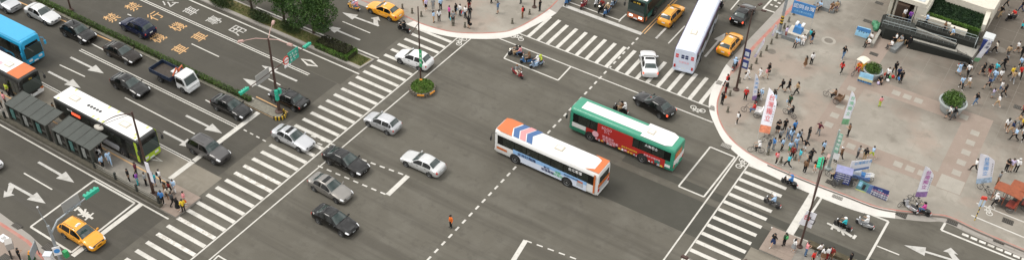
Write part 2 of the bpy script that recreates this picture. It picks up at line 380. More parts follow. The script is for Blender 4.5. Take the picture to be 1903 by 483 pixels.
strokes('bicycle_symbol', flatM((858, 78), (-1, 0), .95, .95), *BIKE); strokes('bicycle_symbol', flatM((961, 71), (0, 1), .95, .95), *BIKE)
strokes('bicycle_symbol', flatM((1297, 203), (0, -1), .95, .95), *BIKE); strokes('bicycle_symbol', flatM((1376, 303), (1, .1), .95, .95), *BIKE)
SCOOT = ([([(-.15, -.8), (0, -.2), (.1, .5)], .3), ([(-.5, .55), (.5, .62)], .16), ([(-.3, .1), (.32, .15)], .2), ([(-.45, -.35), (-.15, -.1)], .18), ([(.4, -.35), (.15, -.1)], .18), ([(0, .7), (0, 1.0)], .22), ([(-.3, -1.0), (.2, -1.0)], .2)], [(0, .35, .24, .2)])
strokes('scooter_symbol', flatM((157, 397), (1, 0), 1.0, 1.1), *SCOOT); strokes('scooter_symbol', flatM((1563, 427), (-1, .1), 1.0, 1.35), *SCOOT)
strokes('scooter_symbol', flatM((1840, 393), (-1, 0), .9, .9), *BIKE, z=.16)
# writing on the road: bus lane (white), no scooters (yellow)
def roadtext(c, px_, m, w=1.45, h=1.85):
    q = P(*px_, 0); me = text_mesh(c, 1.0, bold=.006)
    xs = [v.co.x for v in me.vertices]; ys_ = [v.co.y for v in me.vertices]
    sx, sy = w/(max(xs)-min(xs)), h/(max(ys_)-min(ys_))
    me.transform(Matrix(((0, -sy, 0, q.x), (sx, 0, 0, q.y), (0, 0, 1, .02), (0, 0, 0, 1)))); link('painted_character', me, m, road)
for c, p in (('禁', (247, 13)), ('行', (288, 30.5)), ('機', (330, 50)), ('車', (371, 69)), ('禁', (207.5, 33.5)), ('行', (250, 52)), ('機', (293, 71)), ('車', (335, 92))): roadtext(c, p, YPAINT)
for c, p in (('公', (315, 6)), ('車', (355, 21)), ('專', (398, 38.5)), ('用', (441, 57.5))): roadtext(c, p, WLET)
# painted bays for parked scooters
for pts in ([(1436, -2), (1418, 17), (1456, 29)],): box_px('parking_bay_line', pts, .22, False)
for p in ((1434, 10), (1442.5, 13), (1448, 6.5), (1441, 2), (1452, 0)): strokes('painted_block', flatM(p, (0, 1), .5, .5), [([(-.25, 0), (.25, 0)], .62)], [], m=WWORN)
box_px('parking_bay_line', [(1760, 408), (1749, 427), (1990, 525)], .22, False)
for k in range(9): strokes('painted_block', flatM((1794+15.8*k, 436.5+6.6*k), (0, 1), .62, .62), [([(-.38, 0), (.38, 0)], .5)], [], m=WWORN)

# ---------------------------------------------------------------- kerbs, plaza and pavements
KZ = .13
def strip(name, A, B, za, zb, m, parent=None, kind=None):
    n = len(A); b = MB(); b.add([(*p, za) for p in A]+[(*p, zb) for p in B], [(i, i+1, n+i+1, n+i) for i in range(n-1)])
    o = b.build(name, m, parent, fix=False); me = o.data
    if sum(p.normal.z for p in me.polygons) < 0: me.flip_normals()
    return tag(o, kind=kind)
def smooth_px(pts, n=5):
    out = []; q = [pts[0]]+list(pts)+[pts[-1]]
    for i in range(1, len(q)-2):
        for k in range(n):
            t = k/n; a, b, c, d = q[i-1], q[i], q[i+1], q[i+2]
            out.append(tuple(.5*((2*b[j])+(-a[j]+c[j])*t+(2*a[j]-5*b[j]+4*c[j]-d[j])*t*t+(-a[j]+3*b[j]-3*c[j]+d[j])*t**3) for j in (0, 1)))
    return out+[tuple(pts[-1])]
def offset(A, d):
    out = []
    for i, p in enumerate(A):
        a = Vector(A[max(i-1, 0)]); b = Vector(A[min(i+1, len(A)-1)]); t = (b-a).normalized(); out.append((p[0]-t.y*d, p[1]+t.x*d))
    return out
# right-hand plaza: kerb line from the top edge round the corner and out to the right
inn = smooth_px([(1640, -170), (1469, 17), (1400, 89), (1363, 131), (1350, 150), (1339, 171), (1333, 193), (1335, 216), (1346, 241), (1363, 262), (1383, 278.5), (1403, 291), (1428, 304), (1477, 325), (1527, 345), (1575, 363), (1625, 382), (1665, 390), (1728, 397), (1765, 402.5), (1818, 427), (1903, 463), (2100, 547)])
outp = smooth_px([(1620, -178), (1452, 10), (1381, 85), (1350, 120), (1335, 146), (1324, 166), (1317.5, 188), (1319, 209), (1331, 238), (1346, 264), (1373, 289.5), (1400, 309), (1428, 323.5), (1477, 347), (1522, 366), (1571, 385), (1618, 399), (1663, 405.5), (1722, 411.5), (1754, 413), (1806, 436), (1891, 474), (2088, 562)])
I = [W2(p, KZ) for p in inn]; O = [W2(p) for p in outp]
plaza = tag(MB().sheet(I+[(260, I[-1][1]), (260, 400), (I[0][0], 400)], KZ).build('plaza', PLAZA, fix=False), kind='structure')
nW0, nW1 = 15, 85        # the stretch of apron that is painted white
strip('kerb_apron', O[:nW0+1], I[:nW0+1], .02, KZ, GREYC, plaza); strip('kerb_apron', O[nW0:nW1+1], I[nW0:nW1+1], .02, KZ, WHITEC, plaza); strip('kerb_apron', O[nW1:], I[nW1:], .02, KZ, GREYC, plaza)
strip('kerb_edge', O, O, -.02, .02, GREYC, plaza)
for a_, b_ in ((0, 16), (15, len(I)-1)):
    J = I[a_:b_+1]; w_ = -.4 if a_ == 0 else -.15
    strip('red_kerb_line', offset(J, w_*.5), offset(J, w_*-.5), KZ+.006+a_*.0001, KZ+.006+a_*.0001, RED, plaza)
if 1:
    J = I[60:]; strip('dark_kerb_stone', offset(J, -.16), offset(J, -.34), KZ+.004, KZ+.004, mat('dark_stone', (.1, .08, .065), .8), plaza)
# upper traffic corner
inn2 = smooth_px([(480, -85), (600, -32), (670, 0), (746, 27.5), (785, 45), (832, 58), (875, 62), (920, 61), (950, 56.5), (983, 41), (1016, 20), (1038, -1), (1130, -95)])
out2 = smooth_px([(470, -78), (590, -25), (655, 4), (735, 36), (765, 50), (805, 62), (852, 71), (915, 73), (955, 67), (990, 50), (1030, 28), (1050, 7), (1140, -85)])
I2 = [W2(p, KZ) for p in inn2]; O2 = [W2(p) for p in out2]
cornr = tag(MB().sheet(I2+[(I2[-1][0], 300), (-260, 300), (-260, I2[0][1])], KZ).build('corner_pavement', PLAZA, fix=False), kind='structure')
strip('kerb_apron', O2[:19], I2[:19], .02, KZ, GREYC, cornr); strip('kerb_apron', O2[18:52], I2[18:52], .02, KZ, WHITEC, cornr); strip('kerb_apron', O2[51:], I2[51:], .02, KZ, GREYC, cornr)
strip('kerb_edge', O2, O2, -.02, .02, GREYC, cornr)
strip('red_kerb_line', offset(I2, -.08), offset(I2, .08), KZ+.006, KZ+.006, RED, cornr)
for o in (plaza, cornr):
    if o.data.polygons[0].normal.z < 0: o.data.flip_normals()
# bottom left pavement
inn3 = [(-200, 310), (0, 411), (54, 446), (100, 495), (110, 530), (60, 700)]; out3 = [(-180, 292), (0, 395), (57, 437), (112, 489), (125, 530), (75, 705)]
I3 = [W2(p, KZ) for p in inn3]; O3 = [W2(p) for p in out3]
pave = tag(MB().sheet(I3+[(-300, I3[-1][1]), (-300, I3[0][1])], KZ).build('pavement', PINK, fix=False), kind='structure')
if pave.data.polygons[0].normal.z < 0: pave.data.flip_normals()
strip('kerb_apron', O3, I3, .02, KZ, GREYC, pave); strip('kerb_edge', O3, O3, -.02, .02, GREYC, pave); strip('red_kerb_line', offset(I3, -.3), offset(I3, 0), KZ+.006, KZ+.006, RED, pave)
# plaza pattern: pink bands with pale slabs
TL, BL, BR, TR = [P(*p, KZ) for p in ((1617, 168), (1546, 240), (1738, 322), (1806, 235))]
x0, x1, y0, y1 = (TL.x+BL.x)/2, (TR.x+BR.x)/2, (BL.y+BR.y)/2, (TL.y+TR.y)/2
bw = 2.3
def band(n, *r): MB().sheet(rect(*r), KZ+.004).build(n, PINK, plaza)
band('paving_band', x0-bw, x0, y0-bw, y1+bw+18); band('paving_band', x1-bw*.2, x1+bw, y0-bw, y1+bw); band('paving_band', x0, x1-bw*.2, y0-bw, y0); band('paving_band', x0, x1-bw*.2, y1, y1+bw)
for k in range(9):
    f = (k+.6)/9
    for cx, cy in ((x0+(x1-x0)*f, y0-bw/2), (x0+(x1-x0)*f, y1+bw/2)):
        if (k*7+int(cy)) % 5 in (0, 3): continue
        MB().box((cx, cy, KZ+.006), (.85, .85, .012)).build('paving_slab', PALE, plaza)
for k in range(5):
    for cx in (x0-bw/2, x1+bw/2): MB().box((cx, y0+(y1-y0)*(k+.5)/5, KZ+.006), (.85, .85, .012)).build('paving_slab', PALE, plaza)
MB().box(((x1+1.1), y0-bw/2, KZ+.006), (2.3, 2.2, .014)).build('paving_slab', PALE, plaza)
# flagstone joints of the corner and plaza paving
JNT = mat('joint', (.235, .217, .185), .9)
def joints(parent, x0, x1, y0, y1, step, z):
    b = MB(); y = y0
    while y < y1: b.sheet(rect(x0, x1, y-.015, y+.015), z); y += step
    x = x0
    while x < x1: b.sheet(rect(x-.012, x+.012, y0, y1), z+.0007); x += step
    o = b.build('paving_joint', JNT, parent); tag(o, kind='stuff')
joints(plaza, -22, 20, 92, 130, 2.4, KZ+.0022)
joints(plaza, -12, 20, 81.5, 92, 2.4, KZ+.0022)
for p_, q_ in (((1815, 377), (1990, 447)), ((1805, 399.6), (1990, 477))):
    a, b = W2(p_, KZ), W2(q_, KZ); MB().sheet([(a[0], a[1]-.08), (b[0], b[1]-.08), (b[0], b[1]+.08), (a[0], a[1]+.08)], KZ+.009).build('cycle_lane_line', WPAINT, plaza)
# metal covers
def cover(px_, parent, z, w=.95, d=.6, m='iron', name='drain_cover'):
    c = P(*px_, z); b = MB(); b.box((c.x, c.y, z+.004), (w, d, .02)); o = b.build(name, MATS[m], parent)
    for k in range(6): MB().box((c.x-w*.42+w*.84*k/5, c.y, z+.016), (w*.07, d*.8, .012)).build('cover_bar', MATS['concrete'] if m == 'grate' else mat('worn_iron', (.11, .1, .085), .6, .4), o)
    return o
for p in ((1634, 6.5), (1612, 40), (1624, 101), (1544, 339)): cover(p, plaza, KZ)
mat('grate', (.17, .16, .145), .8)
for p, sl_ in (((1349, 271), .07), ((1327, 202), .07), ((1340, 155), .07), ((1557, 365), .07), ((1675, 398), .07), ((1770, 412), .07), ((1857, 447), .07), ((1873, 411), KZ), ((1893, 200), KZ)):
    cover(p, plaza, sl_+.012 if sl_ < .1 else KZ, 1.0, .7, 'grate' if p[0] < 1600 else 'iron')
for p in ((1, 0),): pass
for p in ((29, 421), (90, 459), (9, 479)): cover(p, pave, .075 if p[0] > 20 else KZ, 1.0, .8)
def manhole(px_, r, ring=True):
    c = P(*px_, KZ); b = MB(); b.lathe([(r, KZ+.002), (r, KZ+.012)], 20, (c.x, c.y, 0)); o = b.build('manhole_cover', mat('manhole_iron', (.17, .15, .125), .7, .2, var=.2), plaza)
    if ring: b = MB(); b.lathe([(r*1.65, KZ-.01), (r*1.65, KZ+.006)], 20, (c.x, c.y, 0)); b.build('manhole_surround', PALE, o)
manhole((1540, 76), .5); manhole((1859, 93), .62, False); manhole((1845, 114), .62, False); manhole((1434, 96), .5, False)
# ---------------------------------------------------------------- vehicle materials
mat('tyre', (.02, .02, .02), .8); mat('rim', (.42, .43, .44), .35, .8); mat('arch', (.012, .012, .012), .9)
mat('glass', (.02, .024, .02), .08, spec=.55, var=.5, scale=1.6); mat('dark_glass', (.006, .007, .0065), .1, spec=.4); mat('screen_glass', (.03, .046, .044), .05, spec=.8)
mat('headlight', (.75, .76, .78), .1, .2, coat=1); mat('taillight', (.45, .02, .012), .25, coat=.6); mat('trim', (.03, .03, .03), .5); mat('plate', (.66, .7, .72), .5)
mat('lit_lamp', (1, .93, .75), .3, emit=1.6); mat('lit_tail', (1, .1, .04), .3, emit=.9); mat('amber', (.8, .3, .03), .3)
mat('chrome', (.7, .7, .7), .2, 1); mat('white_plastic', (.75, .75, .74), .4)
def paint(n, c, metal=0, rough=.28, coat=.7, spec=.4): return mat('paint_'+n, c, rough, metal, coat=coat, var=.03, scale=1.5, spec=spec)
BLACK = paint('black', (.003, .003, .0031), 0, .12, .8, .2); SILVER = paint('silver', (.50, .51, .53), .55, .38); PALESIL = paint('pale_silver', (.56, .57, .57), .45, .38)
WHITEP = paint('white', (.66, .67, .68)); TAXI = paint('taxi', (.74, .32, .016)); NAVY = paint('navy', (.007, .011, .034), 0, .2, .45, .12); GREYP = paint('grey', (.075, .072, .072), .4, .3)
BRONZE = paint('bronze_grey', (.23, .22, .205), .5, .33); DKBROWN = paint('dark_brown', (.016, .012, .009), .1, .2, .5, .15)

def spline(tab, u):
    n = len(tab)-1; i = min(int(u), n-1); t = u-i
    a, b, c, d = tab[max(i-1, 0)], tab[i], tab[i+1], tab[min(i+2, n)]
    return [.5*(2*q+(-p+r)*t+(2*p-5*q+4*r-s)*t*t+(-p+3*q-3*r+s)*t**3) for p, q, r, s in zip(a, b, c, d)]
def car_ring(st):
    x, w, zl, zb, wt, zt = st; m = (zl+zb)/2+.06
    return [(x, 0, zl), (x, w*.88, zl), (x, w*.985, zl+.12), (x, w, m), (x, w*.965, zb), (x, wt, zt-.055), (x, wt*.7, zt-.004), (x, 0, zt)]
class CarBody:
    def __init__(s, tab): s.tab = tab; s.n = len(tab)-1
    def pt(s, u, v):
        st = spline(s.tab, u); r = car_ring(st); sg = 1
        if v > 7: v = 14-v; sg = -1
        i = min(int(v), 6); t = v-i; a, b = r[i], r[i+1]
        # rounded shoulder and roof edge
        p = [a[k]+(b[k]-a[k])*t for k in range(3)]
        return Vector((p[0], p[1]*sg, p[2]))
    def nrm(s, u, v):
        e = .02; du = s.pt(min(u+e, s.n), v)-s.pt(max(u-e, 0), v); dv = s.pt(u, v+e)-s.pt(u, v-e)
        n = dv.cross(du); n.normalize(); c = s.pt(u, v)-Vector((s.pt(u, v).x, 0, .7))
        return n if n.dot(c) > 0 else -n
    def shell(s):
        b = MB(); vv = [0, .9, 1.5, 2, 2.5, 3, 3.5, 4, 4.5, 5, 5.5, 6, 6.5]; vs = vv+[7]+[14-v for v in vv[:0:-1]]
        us = [i/3 for i in range(s.n*3+1)]
        b.loft([[s.pt(u, v) for v in vs] for u in us]); return b
    def panel(s, u0, u1, v0, v1, nu=5, nv=3, off=.012):
        b = MB(); g = [[s.pt(u0+(u1-u0)*i/nu, v0+(v1-v0)*j/nv)+s.nrm(u0+(u1-u0)*i/nu, v0+(v1-v0)*j/nv)*off for j in range(nv+1)] for i in range(nu+1)]
        b.loft(g, False, False); return b
CARTAB = {
 'sedan': [(2.3, .60, .32, .52, .52, .57), (2.2, .78, .22, .60, .64, .68), (1.8, .865, .19, .70, .74, .79), (1.25, .885, .19, .79, .77, .90), (.88, .89, .19, .86, .76, .965), (.08, .89, .19, .89, .60, 1.40), (-.5, .89, .19, .91, .61, 1.46), (-1.1, .89, .19, .92, .58, 1.40), (-1.72, .885, .19, .93, .70, 1.06), (-2.12, .85, .22, .90, .72, 1.03), (-2.3, .73, .32, .78, .62, .88)],
 'long': [(2.45, .62, .32, .54, .54, .59), (2.35, .82, .22, .62, .67, .70), (1.9, .90, .19, .72, .77, .81), (1.3, .92, .19, .81, .80, .92), (.95, .925, .19, .87, .79, .98), (.1, .925, .19, .90, .62, 1.42), (-.55, .925, .19, .92, .63, 1.47), (-1.15, .925, .19, .93, .60, 1.42), (-1.85, .92, .19, .94, .73, 1.07), (-2.28, .88, .22, .91, .75, 1.04), (-2.46, .76, .32, .79, .65, .89)],
 'old': [(2.25, .72, .30, .60, .66, .68), (2.2, .80, .24, .66, .72, .76), (1.8, .85, .22, .72, .76, .84), (1.2, .86, .22, .82, .79, .90), (.85, .86, .22, .86, .77, .95), (.3, .86, .22, .88, .62, 1.34), (-.3, .86, .22, .90, .63, 1.39), (-1.0, .86, .22, .90, .60, 1.35), (-1.45, .86, .22, .90, .72, .99), (-2.1, .85, .22, .88, .78, .96), (-2.25, .82, .30, .82, .76, .90)],
 'hatch': [(1.95, .60, .32, .56, .52, .62), (1.86, .77, .22, .64, .64, .73), (1.5, .83, .19, .74, .71, .84), (1.15, .845, .19, .82, .73, .93), (.85, .85, .19, .87, .72, .99), (.2, .85, .19, .90, .58, 1.42), (-.5, .85, .19, .92, .59, 1.49), (-1.25, .85, .19, .93, .56, 1.45), (-1.72, .84, .19, .93, .62, 1.05), (-1.86, .82, .22, .86, .66, .93), (-1.95, .72, .32, .74, .6, .82)],
 'suv': [(2.3, .66, .38, .66, .58, .74), (2.2, .84, .28, .74, .70, .86), (1.75, .90, .25, .86, .78, .98), (1.25, .91, .25, .93, .80, 1.06), (.95, .915, .25, .97, .79, 1.10), (.3, .915, .25, 1.0, .66, 1.60), (-.5, .915, .25, 1.02, .67, 1.69), (-1.6, .915, .25, 1.03, .64, 1.66), (-2.05, .905, .25, 1.03, .70, 1.20), (-2.2, .88, .28, .96, .72, 1.06), (-2.3, .78, .38, .84, .66, .94)],
 'mpv': [(2.25, .60, .32, .58, .52, .64), (2.15, .78, .22, .68, .64, .76), (1.8, .85, .19, .79, .74, .88), (1.4, .865, .19, .87, .76, .98), (1.12, .87, .19, .92, .74, 1.05), (.2, .87, .19, .94, .61, 1.52), (-.5, .87, .19, .95, .62, 1.58), (-1.5, .87, .19, .96, .60, 1.53), (-2.02, .86, .19, .96, .66, 1.12), (-2.15, .84, .22, .90, .68, 1.0), (-2.25, .74, .32, .78, .62, .88)]}
def wheel_into(K, x, y, r, w, arch=True, side=1, spokes=True):
    s = side; b = MB()
    b.lathe([(r*.55, -w/2*s), (r*.92, -w/2*s), (r, -w*.3*s), (r, w*.3*s), (r*.92, w/2*s), (r*.55, w/2*s)], 20, (x, y, r), 'y')
    i = K.add('wheel', b, 'tyre', smooth=35)
    b = MB(); b.lathe([(r*.62, .3*w*s), (r*.62, w/2*s+.012*s), (r*.5, w/2*s-.02*s), (r*.16, w/2*s+.004*s), (.01, w/2*s+.01*s)], 16, (x, y, r), 'y'); K.add('rim', b, 'rim', i, smooth=35)
def car_kit(kind, taxi=False, sunroof=False):
    tab = CARTAB[kind]; B = CarBody(tab); K = Kit()
    K.add('body', B.shell(), 'paint', smooth=50)
    K.add('windscreen', B.panel(4.1, 4.93, 5.12, 8.88, 5, 8), 'screen_glass', smooth=60)
    wag = kind in ('suv', 'mpv', 'hatch')
    K.add('rear_window', B.panel(7.12, 7.9, 5.2, 8.8, 5, 8), 'screen_glass', smooth=60)
    for f in (lambda v: v, lambda v: 14-v):
        K.add('side_window', B.panel(4.38, 5.85, f(4.12), f(4.9), 8, 3), 'dark_glass', smooth=60)
        K.add('side_window', B.panel(6.0, 7.0 if wag else 7.45, f(4.12), f(4.9), 6, 3), 'dark_glass', smooth=60)
        if wag: K.add('side_window', B.panel(7.07, 7.55, f(4.15), f(4.85), 4, 3), 'dark_glass', smooth=60)
    L0, L1 = tab[0][0], tab[-1][0]; r = .33 if kind != 'suv' else .37; W = tab[5][1]
    xs = (L0*.62, L1*.585)
    for x in xs:
        for s in (1, -1):
            b = MB(); b.lathe([(r*1.16, .45*s), (r*1.16, (W-.004)*s), (.02, (W-.002)*s)], 20, (x, 0, r*1.02), 'y'); K.add('wheel_arch', b, 'arch')
            wheel_into(K, x, s*(W-.095), r, .21, side=s)
    for s, f in ((1, lambda v: v), (-1, lambda v: 14-v)):
        K.add('headlight', B.panel(.5, 1.75, f(3.75), f(5.0), 6, 4, .014), 'lamp', smooth=60)
        K.add('taillight', B.panel(B.n-1.0, B.n-.25, f(3.3), f(4.6), 5, 4, .014), 'tail', smooth=60)
        b = MB(); b.box((tab[4][0]-.1, s*(W+.09), tab[4][3]+.08), (.12, .2, .13), taper=.8); b.box((tab[4][0]-.06, s*(W-.02), tab[4][3]+.05), (.06, .1, .04)); K.add('mirror', b, 'paint', smooth=40)
        for xx in (.1, -.85):
            b = MB(); b.box((xx, s*(W*.985), tab[5][3]-.09), (.18, .04, .035)); K.add('door_handle', b, 'trim')
    b = MB(); b.box((L0-.03, 0, .5), (.06, .42, .13)); K.add('number_plate', b, 'plate')
    b = MB(); b.box((L1+.02, 0, .72 if kind != 'suv' else .82), (.06, .42, .14)); K.add('number_plate', b, 'plate')
    K.add('grille', B.panel(.25, .95, 4.75, 9.25, 3, 8, .01), 'trim', smooth=60)
    b = MB(); b.box((L0-.08, 0, .33), (.14, tab[1][1]*1.55, .14)); K.add('bumper', b, 'trim' if kind == 'old' else 'paint')
    if sunroof: K.add('sunroof', B.panel(5.35, 6.1, 5.5, 8.5, 4, 6, .014), 'dark_glass', smooth=60)
    if taxi:
        b = MB(); b.box((-.15, 0, tab[6][5]+.06), (.16, .42, .13), taper=.7); b.box((-.15, 0, tab[6][5]), (.2, .5, .03)); K.add('roof_sign', b, 'white_plastic')
    if kind in ('suv', 'mpv'):
        for s in (1, -1):
            b = MB(); b.tube([(.1, s*.52, tab[6][5]-.06), (.0, s*.52, tab[6][5]+.02), (-1.3, s*.52, tab[6][5]+.02), (-1.4, s*.52, tab[6][5]-.06)], .02, 5); K.add('roof_rail', b, 'trim')
    return K
KITS = {}
def car(px_, head, kind, m, label, taxi=False, sunroof=False, lit=False, z=.6, group=None, scale=1):
    k = (kind, taxi, sunroof)
    if k not in KITS: KITS[k] = car_kit(*k)
    c = P(px_[0], px_[1], z)
    return KITS[k].put('taxi' if taxi else 'car', label, 'taxi' if taxi else 'car', (c.x, c.y, .015), head,
        {'paint': m, 'lamp': MATS['lit_lamp' if lit == 'f' else 'headlight'], 'tail': MATS['lit_tail' if lit == 'r' else 'taillight']}, group, scale)
PI = math.pi
car((6, 4), 0, 'suv', SILVER, 'silver car cut off by the top left corner, behind the pale sedan')
car((79, 26), 0, 'sedan', PALESIL, 'pale silver sedan beside the hedge, ahead of the blue coach')
car((146, 61), 0, 'hatch', BLACK, 'black estate hatchback with one headlamp lit beside the clipped hedge', lit=False, scale=1.1)
car((228, 98), 0, 'sedan', DKBROWN, 'dark brown sedan just behind the small flatbed truck')
car((242, 158), 0, 'sedan', BLACK, 'black sedan beside the double white line, next to the truck')
car((430, 198), 0, 'sedan', BLACK, 'black sedan stopped at the stop line by the hedge end')
car((388, 278), 0, 'suv', GREYP, 'dark grey SUV with silver bonnet driving over the stop line')
car((545, 256), 0, 'sedan', SILVER, 'silver sedan with sunroof on the left zebra crossing', sunroof=True)
car((643, 299), R(-1), 'long', BLACK, 'large black luxury sedan entering the dashed turning box')
car((614, 348), R(-2), 'sedan', BRONZE, 'bronze grey sedan with open sunroof between two black sedans', sunroof=True)
car((623, 408), R(-2), 'sedan', BLACK, 'black sedan alone in the lower middle of the junction')
car((711, 227), R(181), 'hatch', SILVER, 'small silver hatchback driving onto the left zebra crossing')
car((786, 302), R(181), 'sedan', PALESIL, 'pale silver sedan crossing the middle of the junction')
car((770, 110), R(183), 'hatch', WHITEP, 'white hatchback on the zebra crossing beside the round stone planter', scale=1.08)
car((537, 183), PI, 'old', BLACK, 'old square black sedan passing the striped median end')
car((256, 51), PI, 'suv', NAVY, 'navy blue SUV driving over the yellow road lettering', scale=.97)
car((715, 19), PI, 'sedan', TAXI, 'yellow taxi sedan along the kerb beside the top corner pavement', taxi=True)
car((152, 434), 0, 'mpv', TAXI, 'yellow taxi people carrier on the stop line at bottom left', taxi=True, scale=1.03)
car((1248, 28), R(90), 'mpv', TAXI, 'yellow taxi people carrier between the two buses at top', taxi=True)
car((1357, 81), R(90), 'mpv', TAXI, 'yellow taxi beside the plaza kerb, behind the black sedan', taxi=True, lit='r', scale=.97)
car((1381, 26), R(91), 'sedan', BLACK, 'black sedan with lit tail lamps ahead of the kerbside taxi', lit='r')
car((1206, 117), R(121), 'sedan', WHITEP, 'white sedan turning over the upper zebra crossing behind the white bus', lit='r', sunroof=True)
car((1216, 194), R(168), 'long', BLACK, 'black sedan with lit tail lamps turning behind the green bus', lit='r', scale=.97)
car((-34, 295), 0, 'sedan', PALESIL, 'pale car at the left picture edge, only its nose showing')

# ---------------------------------------------------------------- buses
def poly_panel(side, pts, y, t=.012):
    """thin panel on a flat face of the bus; side l/r: pts are (x, z); top: (x, y); rear/front: (y, z)"""
    b = MB(); n = len(pts)
    f = {'l': lambda a, c, d: (a, y+d, c), 'r': lambda a, c, d: (a, -y-d, c), 't': lambda a, c, d: (a, c, y+d), 'b': lambda a, c, d: (-y-d, a, c), 'f': lambda a, c, d: (y+d, a, c)}[side]
    b.add([f(a, c, 0) for a, c in pts]+[f(a, c, t) for a, c in pts], [list(range(n)), [n+i for i in range(n)]]+[(i, (i+1) % n, n+(i+1) % n, n+i) for i in range(n)]); return b
def rr(a0, a1, c0, c1): return [(a0, c0), (a1, c0), (a1, c1), (a0, c1)]
def bus(name, label, px_, z, head, mats, panels=(), texts=(), L=11.8, W=2.44, H=3.1, belt=1.5, top=2.6, hatches=((.5, 1.0),), npane=7, doors=True, L_off=0, glass='glass', win=True, rearwin=True, coach=False):
    K = Kit(); h = W/2; L2 = L/2
    def ring(x, k, dz):
        w = h*k
        half = [(0, .34+dz), (w*.94, .34+dz), (w, .5+dz), (w, 1.3), (w, 2.6), (w-.05, H-.2-dz*.4), (w-.16, H-.07-dz*.6), (w-.34, H-dz*.8), (0, H-dz*.8)]
        return [(x, a, c) for a, c in half]+[(x, -a, c) for a, c in half[-2:0:-1]]
    b = MB(); b.loft([ring(L2, .86, .12), ring(L2-.06, .93, .06), ring(L2-.2, .985, .015), ring(L2-.45, 1, 0), ring(0, 1, 0), ring(-L2+.3, 1, 0), ring(-L2+.1, .985, .02), ring(-L2, .94, .08)])
    K.add('body', b, 'body', smooth=35)
    wx = (L2-2.55, -L2+3.25) if not coach else (L2-2.6, -L2+3.2)
    for x in wx:
        for s in (1, -1):
            b = MB(); b.lathe([(.62, .9*s), (.62, (h+.07)*s), (.58, (h+.08)*s), (.02, (h+.08)*s)], 22, (x, 0, .52), 'y'); K.add('wheel_arch', b, 'arch')
            wheel_into(K, x, s*(h-.04), .49, .28, side=s)
    for s, nm in ((1, 'l'), (-1, 'r')):
        if win:
            K.add('window_band', poly_panel(nm, rr(-L2+.35, L2-.4, belt, top), h, .012), 'black_band')
            x = L2-1.0; pw = (L-2.0)/npane
            for k in range(npane):
                if doors and s < 0 and k in (0, 3): x -= pw; continue
                K.add('window', poly_panel(nm, rr(x-pw+.06, x-.04, belt+.08, top-.08), h+.012, .012), 'pane'); x -= pw
        if doors and s < 0:
            for xc in (L2-1.15, L2-1.0-3.5*pw):
                i = K.add('door', poly_panel('r', rr(xc-.62, xc+.62, .42, top-.05), h+.014, .014), 'door')
                for q in (-.31, .31): K.add('door_glass', poly_panel('r', rr(xc+q-.26, xc+q+.26, .62, top-.15), h+.028, .01), 'pane', i)
        b = MB(); b.tube([(L2-.25, s*(h-.05), 2.7), (L2+.15, s*(h+.2), 2.65), (L2+.2, s*(h+.26), 2.3)], .03, 6); b.box((L2+.2, s*(h+.26), 2.05), (.12, .2, .45)); K.add('mirror', b, 'mirror')
        K.add('headlight', poly_panel('f', rr(s*.62-.22, s*.62+.22, .62, .86), L2-.02, .07), 'lamp')
        K.add('taillight', poly_panel('b', rr(s*.98-.1, s*.98+.1, .75, 1.12), L2-.02, .08), 'tail')
    K.add('windscreen', poly_panel('f', [(-1.05, 1.05), (1.05, 1.05), (1.02, 2.35), (.9, 2.42), (-.9, 2.42), (-1.02, 2.35)], L2-.03, .075), 'screen')
    K.add('destination_sign', poly_panel('f', rr(-.8, .8, 2.47, 2.76), L2-.07, .12), 'black_band')
    for q in (-.45, .45):
        b = MB(); b.tube([(L2+.02, q, 1.06), (L2+.022, q+.35, 1.55)], .015, 4); K.add('wiper', b, 'trim')
    if rearwin: K.add('rear_window', poly_panel('b', rr(-.9, .9, 1.75, 2.5), L2-.03, .07), 'pane')
    b = MB(); b.box((-L2+.02, 0, .5), (.12, W*.9, .26)); K.add('bumper', b, 'bumper')
    b = MB(); b.box((L2-.05, 0, .48), (.16, W*.86, .24)); K.add('bumper', b, 'bumper')
    K.add('number_plate', poly_panel('b', rr(-.25, .25, .68, .84), L2-.01, .03), 'plate'); K.add('number_plate', poly_panel('f', rr(-.25, .25, .4, .56), L2+.03, .02), 'plate')
    for hx, hs in hatches:
        b = MB(); b.box((hx, 0, H+.03), (hs, .75, .1), taper=.92); i = K.add('roof_hatch', b, 'hatch')
        b = MB(); b.box((hx, 0, H+.085), (hs*.7, .5, .02)); K.add('hatch_panel', b, 'hatch2', i)
    for ip, (nm, side, pts, role) in enumerate(panels):
        y = {'l': h, 'r': h, 't': H, 'b': L2, 'f': L2}[side]
        K.add(nm, poly_panel(side, pts, y + (.026 if side in 'lr' else .004)+ip*.0022), role)
    c = P(px_[0], px_[1], z)
    d = {'black_band': MATS['dark_glass'], 'pane': MATS[glass], 'screen': MATS['screen_glass'], 'door': MATS['trim'], 'mirror': MATS['trim'], 'lamp': MATS['headlight'], 'tail': MATS['taillight'], 'bumper': mats['body'], 'hatch': mat('hatch_tan', (.5, .46, .38), .6), 'hatch2': mat('hatch_white', (.66, .65, .62), .6)}
    d.update(mats); o = K.put(name, label, 'bus', (c.x, c.y, .015), head, d, 'city buses')
    o.location.x += L_off*math.cos(head); o.location.y += L_off*math.sin(head)
    for side, txt, a, cc, size, m in texts:
        F = {'l': frame((a, h+.075, cc), (-1, 0, 0), (0, 0, 1)), 'r': frame((a, -h-.075, cc), (1, 0, 0), (0, 0, 1)), 'b': frame((-L2-.09, a, cc), (0, -1, 0), (0, 0, 1)), 'f': frame((L2+.06, a, cc), (0, 1, 0), (0, 0, 1)), 't': frame((a, cc, H+.05), (1, 0, 0), (0, 1, 0))}[side]
        lettering('lettering', txt, size, MATS[m], o, F, .006)
    return o
def flat(n, c, r=.45): return mat(n, c, r, coat=.3, var=.04, scale=1.2)
